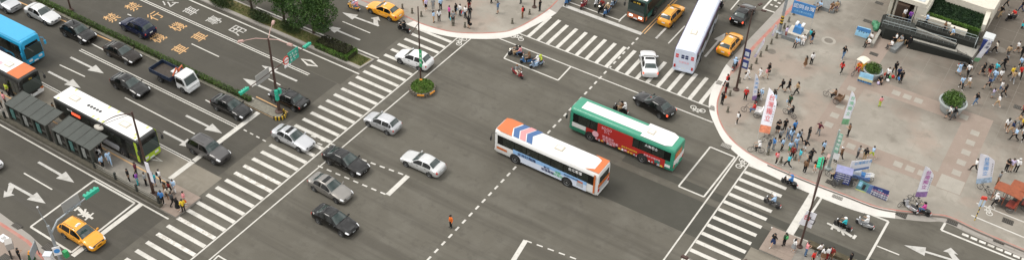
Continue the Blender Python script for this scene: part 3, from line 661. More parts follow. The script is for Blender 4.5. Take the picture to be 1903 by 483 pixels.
flat('bus_orange', (.52, .13, .024)); flat('bus_white', (.70, .70, .69)); flat('bus_blue_white', (.62, .68, .80)); flat('bus_sky', (.26, .46, .75)); flat('bus_navy', (.03, .10, .26)); flat('bus_pinkred', (.58, .24, .25))
flat('bus_green', (.03, .25, .155)); flat('bus_red', (.40, .022, .018)); flat('bus_lime', (.36, .50, .03)); flat('bus_black', (.012, .013, .012)); flat('bus_purple', (.16, .07, .2)); flat('bus_grey', (.42, .44, .47)); flat('bus_cyan', (.02, .33, .58)); flat('bus_deepblue', (.015, .05, .14)); flat('bus_teal', (.02, .16, .14)); flat('bus_brick', (.50, .14, .06))
mat('ink_navy', (.02, .03, .10), .6); mat('ink_white', (.85, .85, .85), .6); mat('ink_green', (.12, .45, .22), .6); mat('ink_pink', (.75, .42, .48), .6); mat('ink_yellow', (.75, .5, .06), .6); mat('ink_red', (.6, .05, .05), .6); mat('ink_blue', (.08, .3, .62), .6); mat('ink_purple', (.4, .05, .33), .6); mat('ink_dark', (.02, .02, .025), .6)
L2 = 5.9
OR = c_ = P(1025, 290, 1.6)
chev = lambda x0, x1: [(x0, 1.05), (x1, 1.05), (x1+.55, 0), (x1, -1.05), (x0, -1.05), (x0+.55, 0)]
bus('city_bus', 'white and orange city bus with sky blue advert in mid junction', (1024, 292), 1.5, PI, {'body': MATS['bus_white']}, L=11.7,
    panels=[('roof_panel', 't', [(5.75, .95), (5.75, -.95), (5.2, -1.12), (3.9, -1.12), (4.4, 0), (3.9, 1.12), (5.2, 1.12)], 'bus_orange'),
            ('roof_stripe', 't', chev(3.1, 3.75), 'bus_navy'), ('roof_stripe', 't', chev(2.35, 3.0), 'bus_pinkred'), ('roof_stripe', 't', chev(1.6, 2.25), 'bus_navy'),
            ('roof_panel', 't', [(-5.8, 1.1), (-5.8, -1.1), (-4.3, -1.12), (-5.15, -.72), (-5.15, .72), (-4.3, 1.12)], 'bus_orange'),
            ('side_panel', 'l', rr(-5.4, -4.75, .62, 1.28), 'bus_white'), ('advert_panel', 'l', rr(-4.7, 3.6, .42, 1.16), 'bus_blue_white'), ('advert_band', 'l', [(-4.7, 1.162), (3.6, 1.162), (3.6, 1.66), (-4.7, 1.56)], 'bus_sky'),
            ('side_stripe', 'l', rr(4.3, 5.5, .9, 1.15), 'bus_orange'), ('side_stripe', 'r', rr(-5.4, 5.5, .75, 1.1), 'bus_orange'), ('front_stripe', 'f', rr(-1.0, 1.0, .88, 1.02), 'bus_orange'),
            ('rear_panel', 'b', rr(-1.12, 1.12, 1.28, 1.72), 'bus_orange'), ('rear_grille', 'b', rr(-.75, .75, .7, 1.2), 'bus_grey'), ('vent_grille', 'l', rr(-4.35, -3.65, .66, 1.15), 'bus_grey'), ('vent_cover', 'l', rr(-4.3, -3.7, 1.16, 1.36), 'bus_brick'), ('rear_corner', 'l', rr(-5.6, -5.42, .6, 2.9), 'bus_orange')],
    texts=[('l', '臣神好麵麵', 2.0, 1.36, .42, 'ink_navy'), ('l', '新北', -.3, 1.2, .34, 'ink_navy'), ('l', '榮耀歸麵', -.4, .86, .36, 'ink_navy'), ('l', '綠麵', -1.55, 1.2, .32, 'ink_green'), ('l', '好朋友', -1.6, .86, .34, 'ink_green'), ('l', '台北客運', -3.4, 2.35, .38, 'ink_white'), ('l', '最新鮮的好味道在這裡', -3.0, 1.36, .16, 'ink_navy')], hatches=((-.9, .95),))
bus('city_bus', 'green and white city bus with red advert in mid junction', (1163, 250), 1.5, PI, {'body': MATS['bus_green']}, L=11.7,
    panels=[('roof_panel', 't', rr(-2.0, 4.9, -.62, .62), 'bus_white'), ('roof_panel', 't', [(-2.0, 1.12), (-4.7, 1.12), (-5.3, .8), (-5.3, -.8), (-4.7, -1.12), (-2.0, -1.12)], 'bus_white'),
            ('side_panel', 'l', rr(3.9, 5.5, .95, 1.48), 'bus_white'), ('advert_panel', 'l', rr(-5.0, 3.85, .46, 1.5), 'bus_red'), ('advert_panel', 'l', rr(-1.35, 2.6, 1.502, 2.66), 'bus_red'), ('side_panel', 'l', rr(-5.6, -5.02, .72, 1.05), 'bus_white'),
            ('vent_grille', 'l', rr(-4.5, -3.9, .7, 1.1), 'bus_teal'), ('rear_panel', 'b', rr(-1.15, 1.15, .95, 1.7), 'bus_white'), ('rear_advert', 'b', rr(-.5, 1.0, 1.75, 2.5), 'bus_brick'), ('side_panel', 'r', rr(-5.4, 5.4, .5, 1.1), 'bus_white')],
    texts=[('l', 'SOGO', 1.55, 2.3, .42, 'ink_pink'), ('l', '21L', 1.5, 1.95, .44, 'ink_pink'), ('l', '百貨週年', 1.3, 1.25, .34, 'ink_pink'), ('l', '感恩回饋慶', 1.0, .88, .36, 'ink_pink'), ('l', '全館滿千送百再抽', -1.1, 1.02, .22, 'ink_yellow'), ('l', '會員來店禮好禮', -3.6, 1.15, .26, 'ink_pink'), ('l', '大有巴士', -3.4, 2.35, .36, 'ink_white'), ('b', '17', .3, 2.1, .5, 'ink_yellow')], hatches=((-2.7, .8),), rearwin=False)
o = [x for x in COL.objects if x.name.startswith('city_bus')][-1]
b = MB(); b.lathe([(.36, -.006), (.36, .006)], 20, (2.75, MB and 1.22+.075, 1.15), 'y'); b.build('advert_disc', MATS['ink_pink'], o)
rnd = random.Random(3)
for k in range(26):
    x = 3.6-8.3*k/25; b = MB(); b.box((x, 1.22+.068, .55+.12*rnd.random()), (.2+.15*rnd.random(), .012, .12+.14*rnd.random()), 0, .6); b.build('advert_figure', MATS[rnd.choice(['ink_white', 'ink_pink', 'ink_dark', 'bus_grey', 'ink_yellow'])], o)
bus('city_bus', 'long white bus with purple roof edges seen from behind on upper street', (1275, 93.5), 3.25, R(101), {'body': MATS['bus_blue_white']}, L=12, H=3.25, L_off=6.0,
    panels=[('roof_panel', 't', rr(-5.85, 5.85, -1.0, 1.0), 'bus_white'), ('roof_edge', 'r', rr(-5.7, 5.4, 2.62, 2.9), 'bus_purple'), ('roof_edge', 'l', rr(-5.7, 5.4, 2.62, 2.9), 'bus_purple'), ('side_panel', 'r', rr(-5.5, 5.4, .5, 1.25), 'bus_grey')],
    texts=[('b', '免費乘車', 0, 1.6, .3, 'ink_pink')], hatches=((-2.4, .9),), rearwin=False)
o = [x for x in COL.objects if x.name.startswith('city_bus')][-1]
for q, mm in ((-.85, 'ink_red'), (-.22, 'ink_navy'), (.22, 'ink_navy'), (.85, 'ink_red')):
    for zz in (2.15, 2.42): poly_panel('b', rr(q-.16, q+.16, zz-.1, zz+.1), 6.0, .03).build('rear_picture', MATS[mm], o)
bus('city_bus', 'city bus with orange bumper waiting at upper stop line, facing the camera', (1180, 41), 0, R(-90), {'body': flat('bus_deep_green', (.012, .05, .04)), 'bumper': MATS['bus_brick'], 'lamp': MATS['lit_lamp']}, L=12, L_off=-6.0,
    panels=[('roof_panel', 't', rr(-5.8, 5.8, -1.12, 1.12), 'bus_white'), ('front_mask', 'f', rr(-1.04, 1.04, 1.0, 2.9), 'bus_black'), ('front_panel', 'f', rr(-1.08, 1.08, .42, 1.06), 'bus_brick'), ('front_corner', 'l', rr(5.4, 5.9, .42, 1.0), 'bus_brick'), ('side_mask', 'l', rr(-5.5, 5.5, 1.45, 2.7), 'bus_black'), ('side_stripe', 'l', rr(4.3, 5.5, .6, 1.2), 'bus_teal')], texts=[('f', '307 板橋', 0, 2.62, .24, 'ink_yellow')], hatches=())
bus('city_bus', 'white roofed bus with lime green nose standing at the shelters', (192, 210.5), 3.1, 0, {'body': MATS['bus_black'], 'bumper': MATS['bus_lime']}, L=12.2,
    panels=[('roof_panel', 't', rr(-6.0, 5.75, -1.1, 1.1), 'bus_white'), ('front_panel', 'f', rr(-1.08, 1.08, .42, 1.04), 'bus_lime'), ('front_corner', 'l', rr(5.55, 5.9, .5, 2.9), 'bus_lime'), ('front_corner', 'r', rr(5.55, 5.9, .5, 2.9), 'bus_lime'), ('side_panel', 'r', [(-1.2, .5), (3.3, .5), (3.0, 1.2), (-1.2, 1.2)], 'bus_grey')]
    + [('roof_mark', 't', rr(a, a+.22, q, q+.3), 'lime_mark') for a, q in ((-5.6, -1.05), (-5.2, .8), (-.5, -1.05), (.2, -1.06), (.9, -1.05), (-.3, .78), (1.0, .8), (5.1, .75), (5.3, -1.0), (5.0, -.6))],
    texts=[('r', 'BUS 0 東', -3.5, 2.72, .2, 'ink_white')], hatches=((-4.1, 1.2), (3.1, 1.2)), win=True) if mat('lime_mark', (.55, .62, .2), .5) else None
o = [x for x in COL.objects if x.name.startswith('city_bus')][-1]
for k in range(5):
    b = MB(); b.lathe([(.16, 3.1), (.16, 3.14), (.05, 3.15)], 12, (-2.1+.42*k, 0, 0)); b.build('roof_vent', MATS['trim'], o)
poly_panel('r', rr(-3.3, -2.1, 2.3, 2.55), 1.25, .06).build('route_sign', MATS['lit_tail'], o)
bus('city_bus', 'white and orange roofed bus behind the lime bus at left edge', (53, 139), 3.1, 0, {'body': MATS['bus_black'], 'bumper': MATS['bus_white']}, L=12, L_off=-6.0,
    panels=[('roof_panel', 't', rr(-5.8, 3.9, -1.05, 1.05), 'bus_white'), ('roof_panel', 't', rr(3.92, 5.75, -1.08, 1.08), 'bus_orange'), ('front_panel', 'f', rr(-1.1, 1.1, .45, .72), 'bus_white'), ('front_panel', 'f', rr(.75, 1.12, .74, 1.0), 'bus_orange'), ('front_panel', 'f', rr(-1.12, -.75, .74, 1.0), 'bus_orange')], texts=[('f', '202', 0, 2.62, .24, 'ink_yellow'), ('t', '首', 2.0, -.4, .7, 'ink_pink')], hatches=((3.0, .9),))
bus('coach', 'bright blue coach in the middle lane at the left edge', (55, 71), 3.4, 0, {'body': MATS['bus_cyan'], 'mirror': MATS['bus_cyan']}, L=12, H=3.4, L_off=-6.1, top=2.85, belt=1.35,
    panels=[('roof_panel', 't', rr(-5.8, 5.7, -1.1, 1.1), 'bus_cyan'), ('side_panel', 'r', [(-5.5, .5), (3.2, .5), (2.4, 1.3), (-5.5, 1.3)], 'bus_deepblue')], hatches=(), coach=True)

# ---------------------------------------------------------------- flatbed truck
def truck():
    c = P(326, 142, 1.0); t = thing('flatbed_truck', 'small truck with white cab, blue open bed and orange crane by hedge', 'truck', (c.x, c.y, .015), 0)
    BL = mat('truck_blue', (.011, .022, .05), .5, var=.3); RU = mat('crane_orange', (.45, .1, .04), .5); FL = mat('bed_floor', (.05, .04, .032), .8, var=.3)
    b = MB(); b.box((-.2, 0, .62), (5.4, .8, .2)); b.build('chassis', MATS['arch'], t)
    b = MB(); b.box((-1.35, 0, .95), (3.1, 1.9, .1)); bed = b.build('cargo_bed', FL, t)
    for q in ((-1.35, .95, 1.2, 3.1, .06), (-1.35, -.95, 1.2, 3.1, .06)): MB().box((q[0], q[1], q[2]), (q[3], q[4], .46)).build('side_board', BL, bed)
    for x in (-2.9, .2): MB().box((x, 0, 1.2), (.06, 1.84, .46)).build('end_board', BL, bed)
    for k in range(6):
        for s in (1, -1): MB().box((-2.7+.52*k, s*.99, 1.2), (.07, .04, .44)).build('board_rib', BL, bed)
    MB().box((-.35, .55, 1.08), (1.1, .7, .16)).build('cargo_sheet', mat('pale_sheet', (.6, .6, .6), .7), bed)
    b = MB()
    sec = [(2.62, .45), (2.66, .95), (2.5, 1.15), (2.1, 1.98), (1.95, 2.06), (.98, 2.06), (.92, 1.9), (.92, .45)]
    n = len(sec); w = .86; b.loft([[(x, s*w*k, .45+(z-.45)*(1 if k == 1 else .985)) for x, z in sec] for s, k in ((-1, .93), (-1, 1), (1, 1), (1, .93))]); b.build('cab', WHITEP, t, smooth=30)
    b = MB(); b.add([(2.49+.02, -.75, 1.2), (2.49+.02, .75, 1.2), (2.14+.02, .68, 1.92), (2.14+.02, -.68, 1.92)], [(0, 1, 2, 3)]); b.build('windscreen', MATS['screen_glass'], t)
    for s in (1, -1):
        b = MB(); b.add([(2.3, s*.875, 1.22), (1.1, s*.875, 1.22), (1.1, s*.875, 1.85), (2.05, s*.875, 1.85)], [(0, 1, 2, 3)]); b.build('side_window', MATS['dark_glass'], t)
        b = MB(); b.box((2.62, s*.62, .72), (.1, .3, .18)); b.build('headlight', MATS['headlight'], t)
        b = MB(); b.tube([(2.25, s*.85, 1.6), (2.35, s*1.02, 1.6)], .02, 5); b.box((2.35, s*1.04, 1.55), (.08, .14, .3)); b.build('mirror', MATS['trim'], t)
        K = Kit()
        for x in (1.75, -1.6):
            w_ = MB(); w_.lathe([(.18, -.12), (.36, -.12), (.39, -.07), (.39, .07), (.36, .12), (.18, .12)], 18, (x, s*.74, .385), 'y'); i = w_.build('wheel', MATS['tyre'], t, smooth=35)
            w_ = MB(); w_.lathe([(.2, .05*s), (.2, .125*s), (.05, .11*s)], 12, (x, s*.74, .385), 'y'); w_.build('rim', MATS['rim'], i)
    MB().box((2.66, 0, .5), (.1, 1.6, .2)).build('bumper', WHITEP, t); MB().box((2.72, 0, .5), (.02, .4, .14)).build('number_plate', MATS['plate'], t)
    b = MB(); b.box((.6, .1, 1.0), (.35, .5, .5)); b.box((.6, .1, 1.6), (.22, .22, .9)); b.tube([(.6, .1, 2.0), (.6, -.1, 2.4), (.55, -.7, 1.7)], [.12, .12, .08], 6); b.tube([(.6, .1, 2.05), (.62, .6, 2.3), (.62, .75, 1.5)], [.1, .09, .06], 6); b.build('crane', RU, t)
truck()
# ---------------------------------------------------------------- people: posed bodies grown from bones, clothes follow the body
import numpy as np
mat('skin', (.50, .31, .21), .55); mat('hair', (.012, .01, .009), .5); mat('shoe', (.03, .028, .026), .6); mat('pale_shoe', (.6, .58, .55), .6)
CLOTH = {'black': (.013, .013, .014), 'white': (.74, .74, .74), 'grey': (.24, .25, .26), 'dark grey': (.07, .072, .075), 'light blue': (.38, .55, .76), 'blue': (.06, .20, .48), 'navy': (.02, .035, .09), 'teal': (.03, .42, .48), 'turquoise': (.06, .48, .58),
         'red': (.52, .035, .03), 'dark red': (.22, .025, .022), 'maroon': (.10, .02, .035), 'orange': (.75, .17, .03), 'pink': (.70, .28, .30), 'magenta': (.55, .08, .30), 'yellow': (.72, .52, .04), 'lime': (.45, .55, .06), 'green': (.08, .33, .12), 'brown': (.16, .09, .05), 'tan': (.40, .28, .16), 'purple': (.22, .07, .34), 'lilac': (.55, .48, .68), 'denim': (.09, .16, .28), 'cream': (.65, .6, .5), 'dark green': (.03, .07, .04)}
for k, v in CLOTH.items(): mat('cloth_'+k, v, .85, var=.12, scale=9, spec=.2)
V = Vector
def pose(name):
    """joint positions, facing +x, ground at z = 0"""
    J = dict(pel=V((0, 0, .93)), waist=V((0, 0, 1.06)), chest=V((.01, 0, 1.27)), neck=V((0, 0, 1.44)), head=V((.025, 0, 1.585)),
             shL=V((0, .175, 1.38)), shR=V((0, -.175, 1.38)), elL=V((-.03, .235, 1.11)), elR=V((-.03, -.235, 1.11)), wrL=V((.06, .235, .88)), wrR=V((.06, -.235, .88)),
             hiL=V((0, .085, .90)), hiR=V((0, -.085, .90)), knL=V((.02, .10, .49)), knR=V((.02, -.10, .49)), anL=V((-.02, .11, .085)), anR=V((-.02, -.11, .085)), toL=V((.15, .13, .035)), toR=V((.15, -.13, .035)))
    if name == 'walk':
        J.update(knL=V((.20, .09, .52)), anL=V((.27, .09, .10)), toL=V((.44, .10, .05)), knR=V((-.05, -.09, .50)), anR=V((-.33, -.09, .17)), toR=V((-.20, -.10, .05)), elL=V((-.14, .23, 1.13)), wrL=V((-.15, .23, .89)), elR=V((.06, -.23, 1.12)), wrR=V((.22, -.20, .93)))
    elif name == 'stride':
        J.update(knR=V((.24, -.09, .54)), anR=V((.36, -.09, .12)), toR=V((.53, -.10, .06)), knL=V((-.10, .09, .52)), anL=V((-.43, .09, .22)), toL=V((-.31, .10, .06)), elR=V((-.16, -.23, 1.15)), wrR=V((-.20, -.22, .91)), elL=V((.10, .22, 1.14)), wrL=V((.28, .17, .99)))
    elif name == 'phone':
        J.update(elL=V((.02, .24, 1.12)), wrL=V((.26, .10, 1.20)), elR=V((.0, -.24, 1.12)), wrR=V((.25, -.06, 1.17)), head=V((.06, 0, 1.57)))
    elif name == 'akimbo':
        J.update(elL=V((-.06, .38, 1.16)), wrL=V((.05, .20, 1.0)), elR=V((-.06, -.38, 1.16)), wrR=V((.05, -.20, 1.0)), anL=V((-.02, .17, .085)), anR=V((-.02, -.17, .085)), toL=V((.14, .22, .035)), toR=V((.14, -.22, .035)))
    elif name == 'point':
        J.update(elR=V((.20, -.28, 1.30)), wrR=V((.44, -.30, 1.36)))
    elif name == 'sit':
        d = V((0, 0, -.40))
        for k in J:
            if k[:2] not in ('kn', 'an', 'to'): J[k] = J[k]+d
        J.update(knL=V((.42, .12, .52)), knR=V((.42, -.11, .53)), anL=V((.40, .12, .085)), anR=V((.45, -.12, .085)), toL=V((.57, .13, .035)), toR=V((.62, -.14, .035)), wrL=V((.30, .14, .64)), wrR=V((.30, -.13, .65)), elL=V((.05, .25, .76)), elR=V((.05, -.25, .76)))
    elif name == 'ride':
        d = V((0, 0, -.16))
        for k in J:
            if k[:2] not in ('kn', 'an', 'to'): J[k] = J[k]+d
        J.update(knL=V((.42, .17, .66)), knR=V((.42, -.17, .66)), anL=V((.32, .16, .30)), anR=V((.32, -.16, .30)), toL=V((.48, .18, .26)), toR=V((.48, -.18, .26)), elL=V((.20, .29, 1.02)), elR=V((.20, -.29, 1.02)), wrL=V((.46, .27, .97)), wrR=V((.46, -.27, .97)), chest=V((.04, 0, 1.11)), neck=V((.06, 0, 1.28)), head=V((.10, 0, 1.43)), shL=V((.05, .175, 1.22)), shR=V((.05, -.175, 1.22)))
    return J
def bones(J):
    B = [('torso', J['pel'], J['waist'], .125, .115), ('torso', J['waist'], J['chest'], .115, .14), ('torso', J['chest'], J['neck']-V((0, 0, .06)), .14, .07), ('torso', (J['shL']+J['chest'])/2+V((0, 0, .02)), (J['shR']+J['chest'])/2+V((0, 0, .02)), .10, .10),
         ('neck', J['neck']-V((0, 0, .06)), J['head'], .056, .052), ('head', J['head']-V((.0, 0, .045)), J['head']+V((-.012, 0, .035)), .074, .092), ('head', J['head']+V((.03, 0, -.06)), J['head']+V((.045, 0, -.075)), .045, .035), ('head', J['head']+V((.085, 0, -.005)), J['head']+V((.098, 0, -.03)), .012, .016), ('head', J['head']+V((-.01, .085, -.02)), J['head']+V((-.01, .088, .01)), .016, .018), ('head', J['head']+V((-.01, -.085, -.02)), J['head']+V((-.01, -.088, .01)), .016, .018),
         ('hip', J['hiL'], J['hiR'], .105, .105)]
    for s in 'LR':
        B += [('upper_arm', J['sh'+s], J['el'+s], .058, .045), ('forearm', J['el'+s], J['wr'+s], .043, .03), ('thigh', J['hi'+s], J['kn'+s], .092, .06), ('shin', J['kn'+s], J['an'+s], .06, .042), ('foot', J['an'+s], J['an'+s]*.5+J['to'+s]*.5-V((.07, 0, .0)), .05, .045), ('foot', J['an'+s]+V((-.02, 0, -.045)), J['to'+s], .042, .036)]
        d = (J['wr'+s]-J['el'+s]).normalized(); side = V((0, 1 if s == 'R' else -1, 0)); side = (side-d*side.dot(d)).normalized(); nrm = d.cross(side); w = J['wr'+s]
        B.append(('hand', w, w+d*.075, .03, .034))
        for k, (o, l) in enumerate(((.027, .062), (.009, .074), (-.009, .07), (-.026, .052))):
            a = w+d*.085+nrm*o; m = a+d*l*.55+side*.006; B.append(('hand', a, m, .0105, .01)); B.append(('hand', m, m+d*l*.4+side*.022, .01, .009))
        a = w+d*.03+nrm*.03; B.append(('hand', a, a+d*.045+nrm*.022+side*.012, .013, .01))
    return B
def capsule(b, a, c, r0, r1, n=10):
    d = c-a; L = d.length
    if L < 1e-6: d = V((0, 0, 1))
    d.normalize(); x = d.orthogonal().normalized(); y = d.cross(x); rings = []
    prof = [(a-d*r0*math.cos(t), r0*math.sin(t)) for t in (.12, .5, 1.0, 1.571)]+[(c+d*r1*math.cos(t), r1*math.sin(t)) for t in (1.571, 1.0, .5, .12)]
    b.loft([[p+(x*math.cos(2*PI*j/n)+y*math.sin(2*PI*j/n))*r for j in range(n)] for p, r in prof])
BODY = {}
def body_data(ps):
    if ps in BODY: return BODY[ps]
    J = pose(ps); B = bones(J); b = MB()
    for _, a, c, r0, r1 in B: capsule(b, a, c, r0, r1)
    o = b.build('person', None); md = o.modifiers.new('r', 'REMESH'); md.mode = 'VOXEL'; md.voxel_size = .0105
    sm = o.modifiers.new('s', 'SMOOTH'); sm.factor = .5; sm.iterations = 2
    dc = o.modifiers.new('d', 'DECIMATE'); dc.ratio = .16
    me = bpy.data.meshes.new_from_object(o.evaluated_get(bpy.context.evaluated_depsgraph_get())); bpy.data.objects.remove(o)
    me.polygons.foreach_set('use_smooth', [True]*len(me.polygons))
    n = len(me.vertices); co = np.empty(n*3); me.vertices.foreach_get('co', co); co = co.reshape(-1, 3)
    nr = np.array([v.normal[:] for v in me.vertices]); best = np.full(n, 9.); lab = np.zeros(n, int)
    for i, (nm, a, c, r0, r1) in enumerate(B):
        a = np.array(a); d = np.array(c)-a; t = np.clip(((co-a)@d)/max(d@d, 1e-9), 0, 1); ds = np.linalg.norm(co-(a+t[:, None]*d), axis=1)-(r0+(r1-r0)*t)
        k = ds < best; best[k] = ds[k]; lab[k] = i
    names = np.array([x[0] for x in B]); vl = names[lab]; fs = [tuple(p.vertices) for p in me.polygons]
    me.materials.append(None); me.materials.append(None)
    mi = [1 if sum(vl[i] == 'foot' for i in f) >= 2 else 0 for f in fs]; me.polygons.foreach_set('material_index', mi)
    BODY[ps] = (me, co, nr, vl, fs, J); return BODY[ps]
def cloth(ps, keep, off, name, zmin=None):
    me, co, nr, vl, fs, J = body_data(ps); ok = np.isin(vl, keep)
    if name == 'hair':
        h = np.array(J['head']); ok = (vl == 'head') & ((co[:, 2] > h[2]+.045) | ((co[:, 0] < h[0]-.005) & (co[:, 2] > h[2]-.075)))
    F = [f for f in fs if sum(ok[i] for i in f) >= 2]; ids = sorted({i for f in F for i in f}); mp = {i: k for k, i in enumerate(ids)}
    m = bpy.data.meshes.new(name); m.from_pydata([tuple(co[i]+nr[i]*off) for i in ids], [], [[mp[i] for i in f] for f in F]); m.polygons.foreach_set('use_smooth', [True]*len(m.polygons)); return m
PK = {}
def person_kit(ps, sleeve, legs, hairlong, bag, hat):
    k = (ps, sleeve, legs, hairlong, bag, hat)
    if k in PK: return PK[k]
    K = Kit(True); K.add('person', body_data(ps)[0], ('skin', 'shoe')); J = pose(ps)
    def c(key, *a):
        if key not in PK: PK[key] = cloth(ps, *a)
        return PK[key]
    K.add('shirt', c((ps, 'shirt', sleeve), ['torso', 'upper_arm']+(['forearm'] if sleeve else []), .016, 'shirt'), 'top', 0)
    if legs == 'skirt':
        b = MB(); p = J['pel']; b.loft([[(p.x+r*math.cos(2*PI*j/16), p.y+r*1.15*math.sin(2*PI*j/16), z+p.z) for j in range(16)] for r, z in ((.135, .12), (.165, -.02), (.20, -.2), (.235, -.4))]); K.add('skirt', b, 'bottom', 0, smooth=60)
    else: K.add('shorts' if legs == 'shorts' else 'trousers', c((ps, 'legs', legs), ['hip', 'thigh']+(['shin'] if legs == 'long' else []), .013, 'trousers'), 'bottom', 0)
    if hat == 'helmet':
        b = MB(); h = J['head']; b.ico((h.x-.01, h.y, h.z+.03), (.145, .13, .125), 2); b.box((h.x+.13, 0, h.z+.04), (.07, .18, .015)); K.add('helmet', b, 'hat', 0, smooth=60)
    else:
        K.add('hair', c((ps, 'hair'), [], .016, 'hair'), 'hair', 0)
        if hairlong:
            b = MB(); h = J['head']; b.tube([(h.x-.05, 0, h.z+.06), (h.x-.1, 0, h.z-.06), (h.x-.12, 0, h.z-.24)], [.075, .095, .06], 8); K.add('long_hair', b, 'hair', 0, smooth=60)
        if hat == 'cap':
            b = MB(); h = J['head']; b.ico((h.x-.012, 0, h.z+.055), (.112, .108, .085), 2); b.box((h.x+.12, 0, h.z+.045), (.12, .15, .014)); K.add('cap', b, 'hat', 0, smooth=60)
    if bag == 'backpack':
        b = MB(); q = J['chest']; b.ico((q.x-.19, 0, q.z-.06), (.11, .15, .22), 2); K.add('backpack', b, 'bag', 0, smooth=60)
    elif bag == 'bag':
        b = MB(); q = J['wrR']; b.box((q.x, q.y-.06, q.z-.22), (.3, .1, .26), taper=.85); b.tube([(q.x-.1, q.y-.06, q.z-.1), (q.x, q.y-.03, q.z+.02), (q.x+.1, q.y-.06, q.z-.1)], .012, 5); K.add('handbag', b, 'bag', 0)
    PK[k] = K; return K
rp = random.Random(11); PEOPLE = []; LABELS = set()
def person(px_, top, bottom='black', ps='stand', f=None, where='', legs='long', sleeve=False, long=False, bag=None, bagc='black', hat=None, hatc='white', z=KZ, extra='', group=None, what=None, sc=None):
    c = P(px_[0], px_[1], z); f = rp.uniform(0, 360) if f is None else f
    verb = {'stand': 'standing', 'walk': 'walking', 'stride': 'striding', 'phone': 'looking down', 'akimbo': 'with elbows out', 'point': 'holding out an arm', 'sit': 'sitting', 'ride': 'riding'}[ps]
    low = {'long': 'trousers', 'shorts': 'shorts', 'skirt': 'skirt'}[legs]
    det = [x for x in ((f'{bagc} {bag}' if bag else ''), (f'{hatc} {hat}' if hat else ''), ('long hair' if long and legs != 'skirt' else '')) if x]
    lab = what or ' '.join((f'person in {top} and {bottom} {low} '+('with '+det[0]+' ' if det else '')+f'{extra} {verb} {where}').split())
    K = person_kit(ps, sleeve, legs, long, bag, hat)
    o = K.put('person', lab, 'person', (c.x, c.y, z-.005), R(f), {'top': MATS['cloth_'+top], 'bottom': MATS['cloth_'+bottom], 'bag': MATS['cloth_'+bagc], 'hat': MATS['cloth_'+hatc], 'shoe': MATS['pale_shoe' if rp.random() < .35 else 'shoe']}, group, sc or rp.uniform(.94, 1.04))
    PEOPLE.append((o, px_, where)); return o
G1 = 'people on the plaza'
def crowd(where, rows, group, **kw):
    for r in rows:
        d = dict(kw); d.update(r[4] if len(r) > 4 else {})
        person((r[0], r[1]), r[2], r[3], where=d.pop('where', where), group=group, **d)
S_, W_, T_, PH, AK, SI = ('stand', 'walk', 'stride', 'phone', 'akimbo', 'sit')
sh = lambda **k: dict(legs='shorts', **k)
sk = lambda **k: dict(legs='skirt', long=True, **k)
crowd('by the curved plaza kerb', [(1349, 162, 'red', 'dark grey', dict(bag='backpack', ps=W_)), (1348, 174, 'black', 'dark red', dict(hat='cap', ps=S_)), (1341, 194, 'black', 'black', dict(bag='bag', bagc='orange', ps=PH)),
      (1388, 148, 'white', 'white', dict(bag='bag', ps=W_, f=200)), (1384, 187, 'red', 'black', dict(ps=S_, hat='cap'))], G1)
crowd('near the white leaf flag', [(1411, 146, 'white', 'white', sh(ps=W_, sc=.85)), (1422, 146, 'pink', 'cream', sh(ps=W_, sc=.85)), (1427, 139, 'black', 'black', sk(ps=S_)), (1404, 188, 'black', 'black', dict(ps=PH)), (1413, 186, 'light blue', 'white', dict(ps=S_, hat='cap')),
      (1435, 190, 'black', 'grey', dict(ps=AK)), (1438, 196, 'light blue', 'black', dict(ps=W_))], G1)
crowd('above the bicycle', [(1451, 170, 'black', 'black', sh(ps=T_, bag='backpack', f=200)), (1464, 171, 'black', 'black', sh(ps=W_, f=195)), (1479, 176, 'tan', 'black', dict(ps=W_, long=True, f=215)), (1466, 198, 'dark green', 'black', sh(ps=S_, long=True, bag='bag', bagc='light blue'))], G1)
crowd('left of the red flag', [(1369, 230, 'white', 'black', dict(ps=S_, bag='backpack', f=200))], G1)
crowd('in the kerbside crowd', [(1520, 250, 'maroon', 'grey', dict(ps=AK, f=250)), (1444, 246, 'black', 'black', sk(ps=PH)), (1457, 243, 'black', 'black', dict(ps=S_)), (1474, 248, 'blue', 'black', dict(ps=S_, bag='bag', bagc='light blue')),
      (1448, 263, 'grey', 'black', sh(ps=PH)), (1463, 257, 'grey', 'denim', dict(ps=S_)), (1468, 263, 'light blue', 'denim', dict(ps=W_, long=True)), (1485, 263, 'grey', 'black', dict(ps=T_, bag='backpack', f=20)), (1501, 260, 'black', 'dark grey', dict(ps=S_)),
      (1494, 282, 'black', 'white', sh(ps=AK, f=250)), (1480, 268, 'light blue', 'black', dict(ps=S_, long=True)), (1436, 278, 'blue', 'grey', dict(ps=S_)), (1427, 282, 'dark grey', 'grey', dict(ps=S_)), (1452, 279, 'light blue', 'black', dict(ps=S_, bag='backpack')),
      (1466, 285, 'light blue', 'green', sh(ps=S_)), (1477, 277, 'light blue', 'denim', dict(ps=W_)), (1442, 304, 'pink', 'black', dict(ps=S_, bag='backpack', bagc='red')), (1471, 294, 'dark red', 'black', dict(ps=S_, sleeve=True)), (1484, 300, 'turquoise', 'grey', sh(ps=S_)),
      (1463, 311, 'turquoise', 'black', dict(ps=T_, f=190)), (1505, 300, 'black', 'dark grey', dict(ps=AK)), (1501, 308, 'black', 'brown', dict(ps=PH)), (1494, 321, 'brown', 'black', dict(ps=S_)), (1513, 319, 'black', 'white', sh(ps=PH, bag='bag', bagc='orange')), (1527, 315, 'black', 'maroon', dict(ps=S_)), (1528, 285, 'light blue', 'black', sh(ps=S_, bag='backpack'))], G1)
crowd('walking strip right of the green signal', [], G1)
crowd('behind the blue tricycles', [(1561, 296, 'brown', 'black', dict(ps=W_, hat='cap', sleeve=True)), (1592, 294, 'grey', 'dark grey', dict(ps=PH)), (1605, 298, 'black', 'tan', dict(ps=S_)), (1619, 294, 'light blue', 'lime', sh(ps=T_, f=200)), (1551, 302, 'brown', 'black', dict(ps=S_)), (1575, 253, 'brown', 'black', dict(ps=PH))], G1)
